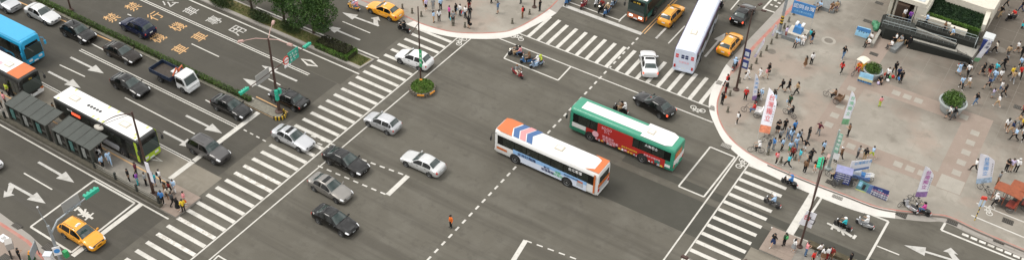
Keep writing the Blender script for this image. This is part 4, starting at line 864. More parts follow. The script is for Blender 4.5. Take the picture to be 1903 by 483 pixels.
crowd('on the upper plaza', [(1566, 109, 'black', 'denim', dict(ps=W_, long=True, f=250)), (1562, 137, 'red', 'black', dict(ps=W_, long=True)), (1495, 126, 'brown', 'brown', sk(ps=S_)), (1507, 120, 'white', 'black', dict(ps=S_)), (1634, 198, 'pink', 'lime', dict(ps=S_, sc=.8))], G1)
crowd('at the bannered bench', [(1480, 86, 'light blue', 'black', dict(ps=SI, f=260)), (1492, 81, 'white', 'white', dict(ps=SI, f=280)), (1504, 76, 'teal', 'tan', sh(ps=S_)), (1507, 81, 'black', 'denim', sh(ps=S_, long=True)), (1459, 71, 'lilac', 'dark red', sh(ps=S_))], G1)
crowd('at the uppermost bench', [(1516, 22, 'grey', 'tan', dict(ps=SI, f=250)), (1523, 18, 'light blue', 'black', dict(ps=SI, f=250)), (1545, 21, 'brown', 'brown', sh(ps=SI, f=270)), (1553, 19, 'tan', 'navy', sh(ps=SI, f=290))], G1)
crowd('beside the small planter', [(1647, 149, 'white', 'black', dict(ps=S_, bag='bag', bagc='red')), (1661, 138, 'black', 'black', dict(ps=W_)), (1667, 148, 'navy', 'black', dict(ps=S_)), (1672, 154, 'black', 'black', dict(ps=S_, bag='bag', bagc='blue')), (1633, 157, 'black', 'black', dict(ps=SI, f=300, long=True, z=KZ-.25))], G1)
crowd('beside the large round planter', [(1761, 219, 'white', 'black', sh(ps=W_, f=210)), (1770, 222, 'black', 'dark grey', dict(ps=W_, f=215)), (1780, 139, 'light blue', 'light blue', sk(ps=W_)), (1797, 141, 'white', 'black', dict(ps=W_, bag='backpack')), (1784, 165, 'light blue', 'black', dict(ps=W_, long=True)), (1797, 163, 'white', 'tan', sh(ps=W_, long=True)), (1811, 195, 'black', 'denim', dict(ps=W_, f=220))], G1)
crowd('among the right walkers', [(1824, 140, 'black', 'black', sk(ps=W_)), (1836, 141, 'black', 'red', sh(ps=W_)), (1848, 138, 'turquoise', 'dark grey', dict(ps=W_, f=230)), (1845, 152, 'light blue', 'denim', dict(ps=W_)), (1834, 166, 'navy', 'black', sh(ps=T_, f=220)), (1856, 151, 'white', 'brown', sh(ps=W_, hat='cap', hatc='black')), (1863, 128, 'black', 'black', dict(ps=T_)), (1877, 146, 'yellow', 'black', dict(ps=W_)), (1880, 154, 'tan', 'grey', dict(ps=W_)), (1893, 145, 'red', 'black', dict(ps=W_, bag='bag', bagc='white')),
      (1857, 172, 'white', 'denim', sh(ps=W_)), (1864, 179, 'black', 'black', dict(ps=W_, long=True)), (1843, 182, 'lilac', 'grey', sk(ps=S_, sc=.8)), (1847, 99, 'cream', 'black', dict(ps=W_, long=True)), (1867, 122, 'grey', 'black', dict(ps=S_)), (1888, 98, 'white', 'brown', sh(ps=W_)), (1897, 106, 'black', 'black', dict(ps=W_)), (1894, 127, 'light blue', 'black', dict(ps=W_)), (1852, 199, 'white', 'tan', sh(ps=W_, long=True)), (1871, 106, 'tan', 'dark grey', dict(ps=W_))], G1)
crowd('right of the building', [(1882, 34, 'red', 'black', dict(ps=SI, z=KZ+.12, f=240)), (1857, 33, 'black', 'tan', dict(ps=W_)), (1899, 53, 'red', 'black', dict(ps=S_, bag='bag', bagc='teal')), (1869, 14, 'dark grey', 'black', dict(ps=W_)), (1896, 22, 'black', 'navy', dict(ps=W_))], G1)
crowd('at the right edge', [(1868, 243, 'white', 'brown', sh(ps=W_, long=True)), (1877, 248, 'navy', 'tan', sh(ps=W_, long=True)), (1883, 261, 'light blue', 'black', dict(ps=T_, f=210)), (1897, 241, 'yellow', 'black', dict(ps=S_)), (1899, 260, 'white', 'black', dict(ps=W_)), (1899, 215, 'red', 'black', dict(ps=W_, bag='backpack', bagc='white')), (1890, 236, 'tan', 'grey', dict(ps=W_))], G1)
crowd('by the orange pedicabs', [(1809, 318, 'white', 'black', dict(ps=T_, f=200, extra='carrying the blue flag')), (1868, 318, 'black', 'black', dict(ps=PH)), (1876, 318, 'lilac', 'tan', sh(ps=S_)), (1886, 319, 'white', 'black', dict(ps=S_, hat='cap')), (1852, 342, 'grey', 'brown', dict(ps=S_)), (1846, 382, 'white', 'black', dict(ps=W_, f=215, hat='cap'))], G1)
G2 = 'people on the top corner pavement'
crowd('on the top corner', [(805, 19, 'grey', 'grey', dict(ps=S_)), (819, 19, 'light blue', 'black', dict(ps=S_)), (792, 20, 'lilac', 'black', sh(ps=S_)), (806, 42, 'light blue', 'tan', sh(ps=S_, long=True)), (816, 40, 'white', 'black', dict(ps=S_, long=True)), (835, 34, 'magenta', 'black', dict(ps=S_)), (842, 44, 'grey', 'black', dict(ps=S_, bag='bag', bagc='turquoise')), (847, 28, 'black', 'black', sh(ps=S_, bag='bag', bagc='light blue')), (855, 30, 'white', 'dark grey', dict(ps=S_, bag='bag', bagc='red')), (865, 34, 'white', 'black', dict(ps=S_, bag='bag', bagc='light blue')), (872, 18, 'black', 'dark red', dict(ps=S_, long=True)), (873, 35, 'black', 'dark grey', dict(ps=S_)), (871, 53, 'black', 'black', sh(ps=S_, long=True, bag='bag')),
      (925, 25, 'denim', 'grey', sh(ps=AK)), (971, 34, 'red', 'brown', dict(ps=S_, bag='backpack')), (913, 6, 'grey', 'black', dict(ps=S_)), (923, 2, 'light blue', 'grey', dict(ps=S_)), (1003, 21, 'black', 'black', dict(ps=S_)), (968, 7, 'dark green', 'dark grey', dict(ps=S_)), (788, 12, 'orange', 'tan', sh(ps=S_, sc=.85)), (830, 1, 'brown', 'black', dict(ps=S_))], G2)
G3 = 'people waiting on the bus platform'; PZ = .22
crowd('on the bus platform', [(188, 281, 'white', 'black', dict(ps=S_)), (187, 298, 'white', 'dark grey', dict(ps=S_, bag='backpack')), (205, 305, 'light blue', 'light blue', dict(ps=W_)), (192, 312, 'light blue', 'black', dict(ps=S_)), (241, 337, 'black', 'black', dict(ps=S_)), (255, 326, 'maroon', 'black', dict(ps=S_)), (257, 343, 'purple', 'teal', dict(ps=S_, bag='backpack')), (272, 344, 'grey', 'black', dict(ps=S_)), (288, 346, 'teal', 'denim', sh(ps=S_)), (299, 339, 'white', 'black', dict(ps=S_, bag='backpack')), (309, 363, 'brown', 'black', dict(ps=S_, long=True)), (317, 360, 'dark red', 'black', sk(ps=PH)), (325, 358, 'light blue', 'white', dict(ps=S_, bag='backpack', bagc='white')), (303, 379, 'blue', 'black', dict(ps=S_)), (322, 381, 'dark grey', 'black', dict(ps=W_)), (344, 380, 'pink', 'grey', dict(ps=S_, bag='bag', bagc='orange')), (332, 392, 'black', 'black', sk(ps=S_)), (342, 393, 'yellow', 'black', dict(ps=S_)), (315, 370, 'cream', 'brown', dict(ps=S_, long=True))], G3, z=PZ)
crowd('left of the shelters', [(12, 196, 'pink', 'dark grey', dict(ps=S_)), (3, 203, 'cream', 'black', dict(ps=S_)), (17, 178, 'lime', 'black', dict(ps=S_)), (103, 214, 'brown', 'tan', dict(ps=S_))], G3, z=PZ)
G4 = 'people on the lower right median'
crowd('on the lower right median', [(1435, 457, 'black', 'navy', sk(ps=W_, f=240)), (1456, 456, 'dark green', 'black', dict(ps=S_, bag='backpack', bagc='green', f=150)), (1473, 466, 'white', 'grey', sk(ps=PH)), (1496, 474, 'pink', 'denim', dict(ps=PH, f=20)), (1521, 474, 'white', 'dark grey', dict(ps=AK)), (1508, 490, 'red', 'black', dict(ps=S_)), (1528, 483, 'white', 'brown', sk(ps=S_)), (1536, 481, 'white', 'dark red', dict(ps=S_)), (1543, 481, 'dark red', 'brown', dict(ps=S_, long=True)), (1577, 492, 'black', 'black', dict(ps=S_))], G4, z=PZ)
person((39, 484), 'black', 'black', PH, 60, 'at the bottom left phone box')
person((838, 422), 'orange', 'black', S_, 250, z=.012, what='traffic officer in orange vest standing alone in the junction', sleeve=True, hat='cap', hatc='black')
# ---------------------------------------------------------------- scooters, bicycles, tricycles
def scooter_kit():
    K = Kit(); b = MB()
    b.loft([[(x, s*w, z) for s, w, z in ((1, w1, z0), (1, w1, z1), (.5, w1, z2), (-.5, w1, z2), (-1, w1, z1), (-1, w1, z0))] for x, w1, z0, z1, z2 in
            ((-.86, .06, .55, .62, .66), (-.7, .15, .42, .66, .72), (-.3, .17, .30, .60, .70), (-.05, .16, .24, .45, .5), (.05, .16, .22, .28, .3), (.32, .16, .22, .28, .3), (.4, .17, .24, .5, .62), (.5, .16, .3, .78, .86), (.6, .1, .4, .86, .92))])
    K.add('body', b, 'paint', smooth=40)
    b = MB(); b.loft([[(x, y, z) for y, z in ((w, .7), (w*.8, h), (-w*.8, h), (-w, .7))] for x, w, h in ((-.78, .1, .74), (-.6, .15, .8), (-.2, .15, .78), (.02, .1, .72))]); K.add('seat', b, 'trim', smooth=40)
    for x in (.66, -.62):
        b = MB(); r = .235; b.lathe([(.13, -.045), (.2, -.05), (r, -.025), (r, .025), (.2, .05), (.13, .045)], 16, (x, 0, r), 'y'); i = K.add('wheel', b, 'tyre', smooth=35)
        b = MB(); b.lathe([(.14, -.04), (.14, .04)], 12, (x, 0, r), 'y'); K.add('rim', b, 'rim', i)
    b = MB(); b.tube([(.66, 0, .24), (.5, 0, .95)], .035, 6); b.tube([(.4, .34, 1.0), (.5, .1, .98), (.5, -.1, .98), (.4, -.34, 1.0)], .022, 6); K.add('handlebar', b, 'trim')
    b = MB(); b.ico((.6, 0, .88), (.08, .12, .09), 1); K.add('headlight', b, 'lamp', smooth=60)
    b = MB(); b.box((-.88, 0, .62), (.05, .16, .08)); K.add('taillight', b, 'tail')
    b = MB(); b.box((-.93, 0, .42), (.03, .2, .14)); K.add('number_plate', b, 'plate')
    for s in (1, -1): b = MB(); b.tube([(.44, s*.2, 1.0), (.4, s*.34, 1.18)], .01, 4); b.box((.4, s*.36, 1.22), (.03, .13, .09)); K.add('mirror', b, 'trim')
    b = MB(); b.lathe([(.235, .08), (.25, .02)], 3) if 0 else b.box((.68, 0, .5), (.36, .13, .05)); K.add('mudguard', b, 'paint')
    return K
SK = scooter_kit()
SC = {'black': BLACK, 'silver': SILVER, 'white': WHITEP, 'blue': paint('scooter_blue', (.03, .13, .32)), 'red': paint('scooter_red', (.24, .015, .02)), 'yellow': paint('scooter_yellow', (.75, .4, .05)), 'pale blue': paint('pale_blue', (.25, .34, .46)), 'navy': NAVY, 'grey': GREYP}
GS = 'scooters on the road'
def scooter(px_, head, col, label, rider=None, lit=False, z=0, pill=None, group=GS):
    c = P(px_[0], px_[1], z+.45); zz = z+.02
    SK.put('scooter', label, 'scooter', (c.x, c.y, zz), R(head), {'paint': SC[col], 'lamp': MATS['lit_lamp' if lit == 'f' else 'headlight'], 'tail': MATS['lit_tail' if lit == 'r' else 'taillight']}, group)
    def sit(off, top, bottom, hatc, lab):
        K = person_kit('ride', False, 'long', False, None, 'helmet')
        a = R(head); K.put('person', lab, 'rider', (c.x+off*math.cos(a), c.y+off*math.sin(a), zz+.005), a, {'top': MATS['cloth_'+top], 'bottom': MATS['cloth_'+bottom], 'hat': MATS['cloth_'+hatc]}, 'scooter riders', .98)
    if rider: sit(-.2, *rider)
    if pill: sit(-.58, *pill)
scooter((657, 13), 180, 'yellow', 'yellow scooter ahead of the taxi by the top kerb', ('lilac', 'tan', 'red', 'rider in lilac and red helmet on yellow scooter, top left'), pill=('pink', 'denim', 'white', 'pink passenger on yellow scooter ahead of the taxi'))
scooter((750, 53), 178, 'black', 'black scooter just above the left zebra crossing', ('black', 'black', 'black', 'rider all in black above the left zebra crossing'))
scooter((590, 42), 182, 'silver', 'silver scooter half hidden by the street tree', ('dark grey', 'black', 'white', 'rider half hidden under the street tree crown'))
scooter((958, 99), 200, 'black', 'black scooter with lit lamp at left end of waiting box', ('dark grey', 'tan', 'black', 'bare headed driver on black scooter in the waiting box'), lit='f', pill=('pink', 'denim', 'black', 'passenger in pink on scooter in the waiting box'))
scooter((981, 112), 215, 'blue', 'blue scooter second in the waiting box', ('brown', 'black', 'brown', 'rider in brown on blue scooter in waiting box'))
scooter((997, 119), 240, 'pale blue', 'pale blue scooter with white rider at front of waiting box', ('white', 'light blue', 'white', 'rider in white shirt and white helmet in waiting box'), pill=('lime', 'black', 'lime', 'passenger with lime helmet in waiting box'))
scooter((962, 136), 345, 'red', 'red scooter turning in front of the waiting box', ('grey', 'cream', 'brown', 'rider in grey on red scooter leaving waiting box'))
for p, c_, r_, lab in (((1056, 1), 'blue', ('blue', 'black', 'white'), 'leftmost'), ((1085, 8), 'red', ('pink', 'maroon', 'red'), 'red'), ((1111, 3), 'white', ('grey', 'black', 'black'), 'white'), ((1118, 14), 'black', ('dark red', 'black', 'brown'), 'black lamp-lit'), ((1128, 21), 'blue', ('tan', 'black', 'cream'), 'frontmost blue'), ((1141, 5), 'pale blue', ('light blue', 'black', 'teal'), 'pale blue')):
    scooter(p, -90, c_, f'{lab} scooter waiting at the upper stop line left of bus', r_+(f'rider in {r_[0]} with {r_[2]} helmet at upper stop line',), lit='f' if 'lit' in lab else False)
scooter((1153, 203), 178, 'black', 'black scooter between the green bus and black sedan', ('brown', 'tan', 'black', 'driver in brown on scooter above the green bus'), pill=('white', 'black', 'white', 'passenger in white on scooter above the green bus'))
scooter((1338, 14), 90, 'black', 'black scooter with red tail lamp beside the long white bus', ('black', 'black', 'white', 'rider in black beside the long white bus'), lit='r')
scooter((1366, 121), 95, 'black', 'scooter stopped against the plaza kerb near the leaning pole', ('light blue', 'black', 'light blue', 'rider in light blue stopped at the plaza kerb'))
scooter((1467, 339), 170, 'black', 'black scooter at the end of the right zebra crossing', ('blue', 'black', 'blue', 'rider in blue with blue helmet by the right kerb'))
scooter((1435, 376), 172, 'grey', 'grey motorbike riding over the right zebra crossing', ('light blue', 'dark grey', 'white', 'rider in light blue on the right zebra crossing'))
scooter((1566, 418), 172, 'black', 'black scooter standing on the white scooter symbol', ('teal', 'black', 'white', 'rider in teal on the white scooter symbol'))
scooter((1607, 415), 172, 'silver', 'silver scooter behind the one on the painted symbol', ('white', 'grey', 'white', 'rider in white on the silver scooter'))
scooter((1713, 390), 172, 'black', 'black scooter stopped at the kerb below the purple flag', ('magenta', 'denim', 'black', 'rider in bright pink red below the purple flag'), z=.06)
scooter((1692, 383), 150, 'silver', 'parked silver scooter under the purple flag', z=KZ, group='parked scooters on the plaza')
scooter((1408, 184), 100, 'black', 'black scooter parked at the white leaf flag', z=KZ, group='parked scooters on the plaza')
scooter((1795, 121), 40, 'black', 'dark scooter parked at the ramp corner', z=KZ, group='parked scooters on the plaza')
scooter((1880, 32), 235, 'black', 'dark mobility scooter right of the pale building', z=KZ, group='parked scooters on the plaza')

FRM = mat('cycle_frame', (.05, .05, .05), .5, .3); mat('cycle_tyre', (.03, .03, .03), .8); mat('spoke', (.3, .3, .3), .4, .6)
def torus(b, c, r, t, n=20, axis='y'):
    k = 5; rings = []
    for i in range(n):
        a = 2*PI*i/n; rings.append([(c[0]+(r+t*math.cos(2*PI*j/k))*math.cos(a), c[1]+t*math.sin(2*PI*j/k), c[2]+(r+t*math.cos(2*PI*j/k))*math.sin(a)) for j in range(k)])
    b.loft(rings+[rings[0]], False)
def cycle_wheel(x, y, r, parent):
    b = MB(); torus(b, (x, y, r), r-.02, .022); w = b.build('wheel', MATS['cycle_tyre'], parent, smooth=60); b = MB()
    for k in range(8): a = PI*k/8; b.tube([(x-math.cos(a)*r*.9, y, r-math.sin(a)*r*.9), (x+math.cos(a)*r*.9, y, r+math.sin(a)*r*.9)], .006, 3)
    b.build('spokes', MATS['spoke'], w)
def bicycle(px_, head, label, z=KZ, m=FRM):
    c = P(*px_, z); t = thing('bicycle', label, 'bicycle', (c.x, c.y, z), R(head), 'bicycles')
    for x in (-.52, .52): cycle_wheel(x, 0, .34, t)
    b = MB()
    for p, q in (((-.52, 0, .34), (-.05, 0, .3)), ((-.05, 0, .3), (-.18, 0, .78)), ((-.18, 0, .72), (.36, 0, .76)), ((-.05, 0, .3), (.36, 0, .7)), ((-.52, 0, .34), (-.16, 0, .72)), ((.52, 0, .34), (.34, 0, .84))): b.tube([p, q], .018, 5)
    b.build('frame', m, t)
    b = MB(); b.box((-.2, 0, .84), (.26, .15, .06), taper=.7); b.build('saddle', MATS['trim'], t)
    b = MB(); b.tube([(.22, .27, .94), (.36, .1, .93), (.36, -.1, .93), (.22, -.27, .94)], .015, 5); b.tube([(.34, 0, .82), (.36, 0, .94)], .016, 5); b.build('handlebar', m, t)
    b = MB(); b.lathe([(.09, -.03), (.09, -.02)], 12, (-.05, 0, .3), 'y'); b.box((-.05, .1, .2), (.09, .06, .02)); b.box((-.05, -.1, .4), (.09, .06, .02)); b.build('pedals', MATS['trim'], t)
    return t, c
def on_cycle(c, head, z, top, bottom, label, hat=None, hatc='white', dz=.09, off=-.3):
    a = R(head); person_kit('ride', False, 'long', False, None, hat).put('person', label, 'rider', (c.x+off*math.cos(a), c.y+off*math.sin(a), z+dz), a, {'top': MATS['cloth_'+top], 'bottom': MATS['cloth_'+bottom], 'hat': MATS['cloth_'+hatc]}, 'cyclists', .98)
t, c = bicycle((1466, 216), 165, 'black bicycle ridden by a person in black, mid plaza'); on_cycle(c, 165, KZ, 'black', 'dark grey', 'cyclist in black top crossing the plaza left of green flag')
t, c = bicycle((1404, 283), 205, 'bicycle with rider under the red and white banner'); on_cycle(c, 205, KZ, 'white', 'black', 'cyclist in white and white cap below the red banner', 'cap')
bicycle((1424, 262), 230, 'unridden bicycle behind the white capped cyclist')
bicycle((1679, 381), 60, 'small bicycle parked on the kerb left of purple flag')
bicycle((1700, 377), 165, 'dark bicycle leaning by the foot of the purple flag')
bicycle((1786, 112), 20, 'bicycle parked against the ramp wall')
def trike(px_, head, label, seat, rider=None, hood=None, z=KZ, cat='tricycle'):
    """cargo or passenger tricycle: one wheel in front, two behind"""
    c = P(*px_, z); t = thing('tricycle', label, cat, (c.x, c.y, z), R(head), 'tricycles on the plaza'); SM = mat('trike_'+seat, CLOTH[seat], .6, var=.1)
    cycle_wheel(.95, 0, .33, t); cycle_wheel(-.55, .5, .36, t); cycle_wheel(-.55, -.5, .36, t)
    b = MB()
    for p, q in (((.95, 0, .33), (.8, 0, .85)), ((.8, 0, .75), (.1, 0, .45)), ((.1, 0, .45), (.05, 0, .8)), ((.1, 0, .45), (-.55, 0, .38)), ((-.55, .5, .36), (-.55, -.5, .36)), ((.8, 0, .9), (.62, .3, .98)), ((.8, 0, .9), (.62, -.3, .98)), ((-.9, .42, .5), (-.9, -.42, .5))): b.tube([p, q], .022, 5)
    b.build('frame', FRM, t)
    b = MB(); b.box((.05, 0, .84), (.25, .2, .07), taper=.8); b.build('saddle', MATS['trim'], t)
    b = MB(); b.box((-.6, 0, .55), (.75, .86, .1)); b.box((-.95, 0, .82), (.1, .86, .5)); b.box((-.6, .41, .7), (.7, .06, .26)); b.box((-.6, -.41, .7), (.7, .06, .26)); b.build('seat_box', SM, t)
    if hood:
        HM = mat('hood_'+hood, CLOTH[hood], .7, var=.1); b = MB()
        rings = [[(-1.0+1.2*k/4, y, 1.75+.12*math.sin(PI*k/4)-.12*abs(y/.5)**2) for y in (-.52, -.3, 0, .3, .52)] for k in range(5)]
        b.loft(rings, False, False); b.loft([[(x, y, z-.03) for x, y, z in r] for r in rings], False, False); b.build('canopy', HM, t)
        for x in (-.95, .15):
            for s in (1, -1): b = MB(); b.tube([(x, s*.46, .6), (x, s*.48, 1.68)], .018, 5); b.build('canopy_post', FRM, t)
    if rider: on_cycle(c, head, z, *rider, dz=.05, off=-.12)
    return t
trike((1548, 186), 170, 'small tricycle with a reclining rider, alone mid plaza', 'brown', ('brown', 'black', 'reclining tricycle rider in brown alone mid plaza'))
trike((1398, 212), 190, 'white sided tricycle left of the red and white banner', 'white', ('red', 'denim', 'tricycle rider in red behind the red banner'))
trike((1594, 136), 250, 'yellow tricycle cart with cream canopy beside the small planter', 'yellow', ('orange', 'red', 'person in orange on the yellow cart by the planter'), 'cream')
trike((1548, 337), 150, 'dark tricycle left of the navy board tricycle', 'dark grey', ('tan', 'black', 'tricycle rider in tan left of the navy board'))

# ---------------------------------------------------------------- lettered flags, boards and banners
mat('flag_white', (.72, .72, .78), .8, var=.05); mat('flag_pole', (.5, .5, .48), .4, .5)
def leaf_flag(base, tip, wid, main, foot, label, txt, ink, name='leaf_flag', zb=KZ, lean=1.0):
    """tall sail shaped flag on a bent pole: base on the ground, tip at its height, cloth as wide as wid metres"""
    b0 = P(*base, zb); 
    # the pole stands over its base and leans towards where the tip is seen
    best = min((P(*tip, zb+h) for h in [1.5+.05*k for k in range(60)]), key=lambda q: (q.xy-b0.xy).length); tipv = best
    t = thing(name, label, 'flag', (b0.x, b0.y, zb), 0, 'lettered flags on the plaza'); d = tipv-b0
    axis = d.normalized(); side = V((axis.z, 0, -axis.x)) if abs(axis.z) > .1 else V((1, 0, 0)); side = (rt-axis*rt.dot(axis)).normalized(); nrm = side.cross(axis)
    L = d.length; b = MB(); b.tube([V((0, 0, 0)), d*.5, d], [.018, .015, .008], 6); b.build('pole', MATS['flag_pole'], t)
    z0 = .14; rows = 12; rings = []
    def wv(s, q): return nrm*(.05*math.sin(6*s+3*q))
    FM = mat('flag_'+foot, tuple(.75*c+.1 for c in CLOTH[foot]), .8, var=.35, scale=4)
    def cl(s0, s1, m, nm, par=None):
        b = MB(); rg = []
        for k in range(rows+1):
            s = s0+(s1-s0)*k/rows; w = wid*(min(1, ((1-s)/.3))**.6 if s > .7 else 1); ax = d*(z0+(1-z0)*s)
            rg.append([ax+side*(w*q)+wv(s, q) for q in (0, .25, .5, .75, 1)])
        b.loft(rg, False, False); b.loft([[p+nrm*-.008 for p in r] for r in rg], False, False); return b.build(nm, m, t, smooth=60)
    cl(.17, 1, MATS[main], 'cloth'); cl(0, .168, FM, 'cloth_foot')
    for k, ch in enumerate(txt):
        s = .80-.155*k; o = d*(z0+(1-z0)*s)+side*wid*.48
        for sg, q in ((1, .052), (-1, .06)): 
            if sg > 0: lettering('lettering', ch, min(wid*.62, L*.125), MATS[ink], t, frame(o+nrm*q, side, axis), .003)
    for k in range(7):
        s = .62-.06*k; o = d*(z0+(1-z0)*s)+side*wid*.88; lettering('lettering', '民主公投'[k % 4], min(wid*.16, .16), MATS['ink_dark'], t, frame(o+nrm*.052, side, axis), .002)
    return t
leaf_flag((1407, 258), (1429, 163), 1.15, 'flag_white', 'orange', 'tall white flag with big red characters and orange foot', '台灣獨立', 'ink_red')
leaf_flag((1396, 194), (1404, 137), .5, 'flag_white', 'purple', 'narrow white and blue leaf flag with purple foot', '台灣獨立', 'ink_blue')
leaf_flag((1560, 240), (1583, 169), .75, 'flag_white', 'green', 'white leaf flag with green foot in mid plaza', '台灣獨立', 'ink_green')
leaf_flag((1697, 374), (1720, 308), 1.1, 'flag_white', 'purple', 'white leaf flag with purple characters above the kerb', '台灣獨立', 'ink_purple')
leaf_flag((1812, 350), (1822, 285), 1.5, 'flag_white', 'light blue', 'broad white and blue flag left of the orange pedicabs', '台灣獨立', 'ink_blue')
leaf_flag((1803, 120), (1840, 72), .7, 'flag_white', 'green', 'long white flag drooping at the ramp corner', '台灣', 'ink_navy')
leaf_flag((1397, 112), (1421, 70), .3, 'flag_white', 'lilac', 'thin lilac and white flag among the kerb bollards', '台', 'ink_purple')
leaf_flag((1432, 70), (1442, 45), .25, 'flag_white', 'lilac', 'thin lilac flag beside the striped grey pole', '台', 'ink_purple')
def board(pts, zc, name, label, m, lines=(), cat='banner', thick=.05, posts=True, zb=KZ, group=None, extra=()):
    """flat board seen at four photo corners (top left, top right, bottom right, bottom left); upright ones stand at depth of the bottom edge"""
    bl, br = P(*pts[3], zb+zc), P(*pts[2], zb+zc)
    def up_pt(px_, base):
        d = fw*FPX + rt*(px_[0]-CX) - up*(px_[1]-CY); n = (br-bl).cross(V((0, 0, 1))).normalized(); o = V((0, 0, CAMH)); k = (bl-o).dot(n)/d.dot(n); return o+d*k
    tl, tr = up_pt(pts[0], bl), up_pt(pts[1], br)
    c = (bl+br)/2; t = thing(name, label, cat, (c.x, c.y, zb), 0, group); q = V((c.x, c.y, zb)); n = (br-bl).cross(tl-bl).normalized()
    A = [p-q for p in (bl, br, tr, tl)]; b = MB(); b.add(A+[p-n*thick for p in A], [(0, 1, 2, 3), (7, 6, 5, 4), (0, 4, 5, 1), (1, 5, 6, 2), (2, 6, 7, 3), (3, 7, 4, 0)]); b.build('panel', m, t)
    ax, ay = (A[1]-A[0]), (A[3]-A[0])
    for u, v, wu, hv, mm in extra:
        o = A[0]+ax*u+ay*v+n*.012; pts4 = [o, o+ax*wu, o+ax*wu+ay*hv, o+ay*hv]; b = MB(); b.add(pts4+[p-n*.016 for p in pts4], [(0, 1, 2, 3), (7, 6, 5, 4), (0, 4, 5, 1), (1, 5, 6, 2), (2, 6, 7, 3), (3, 7, 4, 0)]); b.build('picture_panel', MATS[mm], t)
    for s, u, v, size, ink in lines: lettering('lettering', s, size, MATS[ink], t, frame(A[0]+ax*u+ay*v+n*.02, ax, ay-ax*(ay.dot(ax)/ax.dot(ax))), .003)
    if posts:
        for p in (A[0], A[1]): b = MB(); b.tube([(p.x-n.x*.07, p.y-n.y*.07, 0), (p.x-n.x*.07, p.y-n.y*.07, p.z+ay.z*.9)], .02, 5); b.build('post', MATS['flag_pole'], t)
    return t
mat('banner_blue', (.06, .22, .50), .7, var=.25, scale=1.2); mat('sheet_sky', (.30, .58, .80), .6, var=.2, scale=1.5); mat('sheet_sand', (.62, .58, .35), .6, var=.2); mat('board_navy', (.02, .035, .16), .6, var=.15); mat('board_teal', (.10, .26, .30), .6, var=.3, scale=4); mat('tarp_grey', (.45, .48, .52), .7, var=.2); mat('board_mid', (.10, .17, .36), .6, var=.3, scale=4); mat('pale_sand', (.62, .62, .66), .7)
board([(1476, 1), (1517, 13), (1511, 35), (1470, 24)], 1.9, 'banner', 'blue banner with white characters above the stone bench', MATS['banner_blue'], [('認同台灣', .5, .66, .62, 'ink_white'), ('公民投票決定前途', .5, .25, .26, 'sheet_sky')])
board([(1594, 49), (1618, 55), (1613, 73), (1588, 65)], .25, 'picture_board', 'sky blue picture board standing before the green tarpaulin', MATS['sheet_sky'], extra=[(.0, .62, 1, .36, 'banner_blue')]+[(.2+.17*k, .45+.08*(k % 2), .05, .14, 'ink_dark') for k in range(4)], cat='board')
board([(1599, 134), (1624, 141), (1619, 158), (1593, 150)], .2, 'picture_board', 'blue and yellow seaside board below the small planter', MATS['sheet_sky'], [('臺灣海洋島嶼', .5, .12, .26, 'ink_navy')], extra=[(0, .2, 1, .28, 'sheet_sand'), (0, 0, 1, .19, 'ink_blue')], cat='board')
board([(1598, 334), (1617, 343), (1609, 356), (1590, 349)], .15, 'picture_board', 'teal portrait board leaning beside the navy notice board', MATS['board_teal'], extra=[(.5, .1, .28, .6, 'ink_dark'), (.08, .35, .3, .5, 'sheet_sky'), (0, -.18, 1, .13, 'lime_mark')], cat='board')
board([(1617, 343), (1624, 345.5), (1617, 360), (1609.5, 356.5)], .15, 'picture_board', 'narrow mid blue board between teal and navy boards', MATS['board_mid'], cat='board')
board([(1624, 345), (1653, 355), (1647, 373), (1618, 361)], .15, 'notice_board', 'navy notice board with white lines of writing near kerb', MATS['board_navy'], [('台灣', .45, .82, .22, 'sheet_sky'), ('公民投票護台灣', .5, .62, .24, 'ink_pink'), ('拒絕核四要和平', .5, .4, .24, 'ink_white'), ('人民作主救台灣', .5, .18, .24, 'ink_white')], cat='board')
board([(1583, 300), (1620, 296), (1616, 313), (1578, 320)], 1.1, 'tarpaulin', 'white lettered tarpaulin screen over the blue tricycle load', MATS['pale_sand'], [('台灣國正名', .6, .72, .4, 'ink_blue')], extra=[(0, .02, .95, .2, 'board_mid')], cat='tarpaulin')
board([(1500, 391), (1518, 398), (1507, 424), (1484, 415)], 2.6, 'sign_board', 'white sign board with red and black marks on the lamp post', MATS['flag_white'], [('台', .3, .6, .7, 'ink_red'), ('ㄅ', .75, .5, .9, 'ink_dark')], cat='sign', posts=False)
# navy boarded tricycle and its loaded neighbour
def board_trike():
    c = P(1567, 342, KZ); t = thing('board_tricycle', 'tricycle walled with navy notice boards under a lilac top', 'tricycle', (c.x, c.y, KZ), R(10), 'tricycles on the plaza')
    for x, y in ((.75, 0), (-.7, .5), (-.7, -.5)): cycle_wheel(x, y, .33, t)
    b = MB(); b.box((-.1, 0, .45), (1.9, .9, .12)); b.build('deck', FRM, t)
    b = MB(); b.box((-.25, -.5, 1.1), (1.5, .06, 1.25)); b.build('side_board', MATS['board_navy'], t)
    b = MB(); b.box((-.25, .5, 1.1), (1.5, .06, 1.25)); b.build('side_board', MATS['board_navy'], t)
    b = MB(); b.box((-1.0, 0, 1.1), (.06, .94, 1.25)); b.build('end_board', MATS['board_navy'], t)
    b = MB(); b.box((-.25, 0, 1.76), (1.6, 1.1, .06)); b.build('top_board', mat('lilac_board', (.24, .25, .42), .6, var=.15), t)
    for k in range(4): lettering('lettering', '公投護台灣人民作主', .15, MATS['ink_white'], t, frame((-.25, -.54, 1.6-.27*k), (1, 0, 0), (0, 0, 1)), .003)
    b = MB(); b.tube([(.75, 0, .33), (.6, 0, .95), (.45, .28, 1.0)], .02, 5); b.tube([(.6, 0, .95), (.45, -.28, 1.0)], .02, 5); b.build('handlebar', FRM, t)
board_trike()
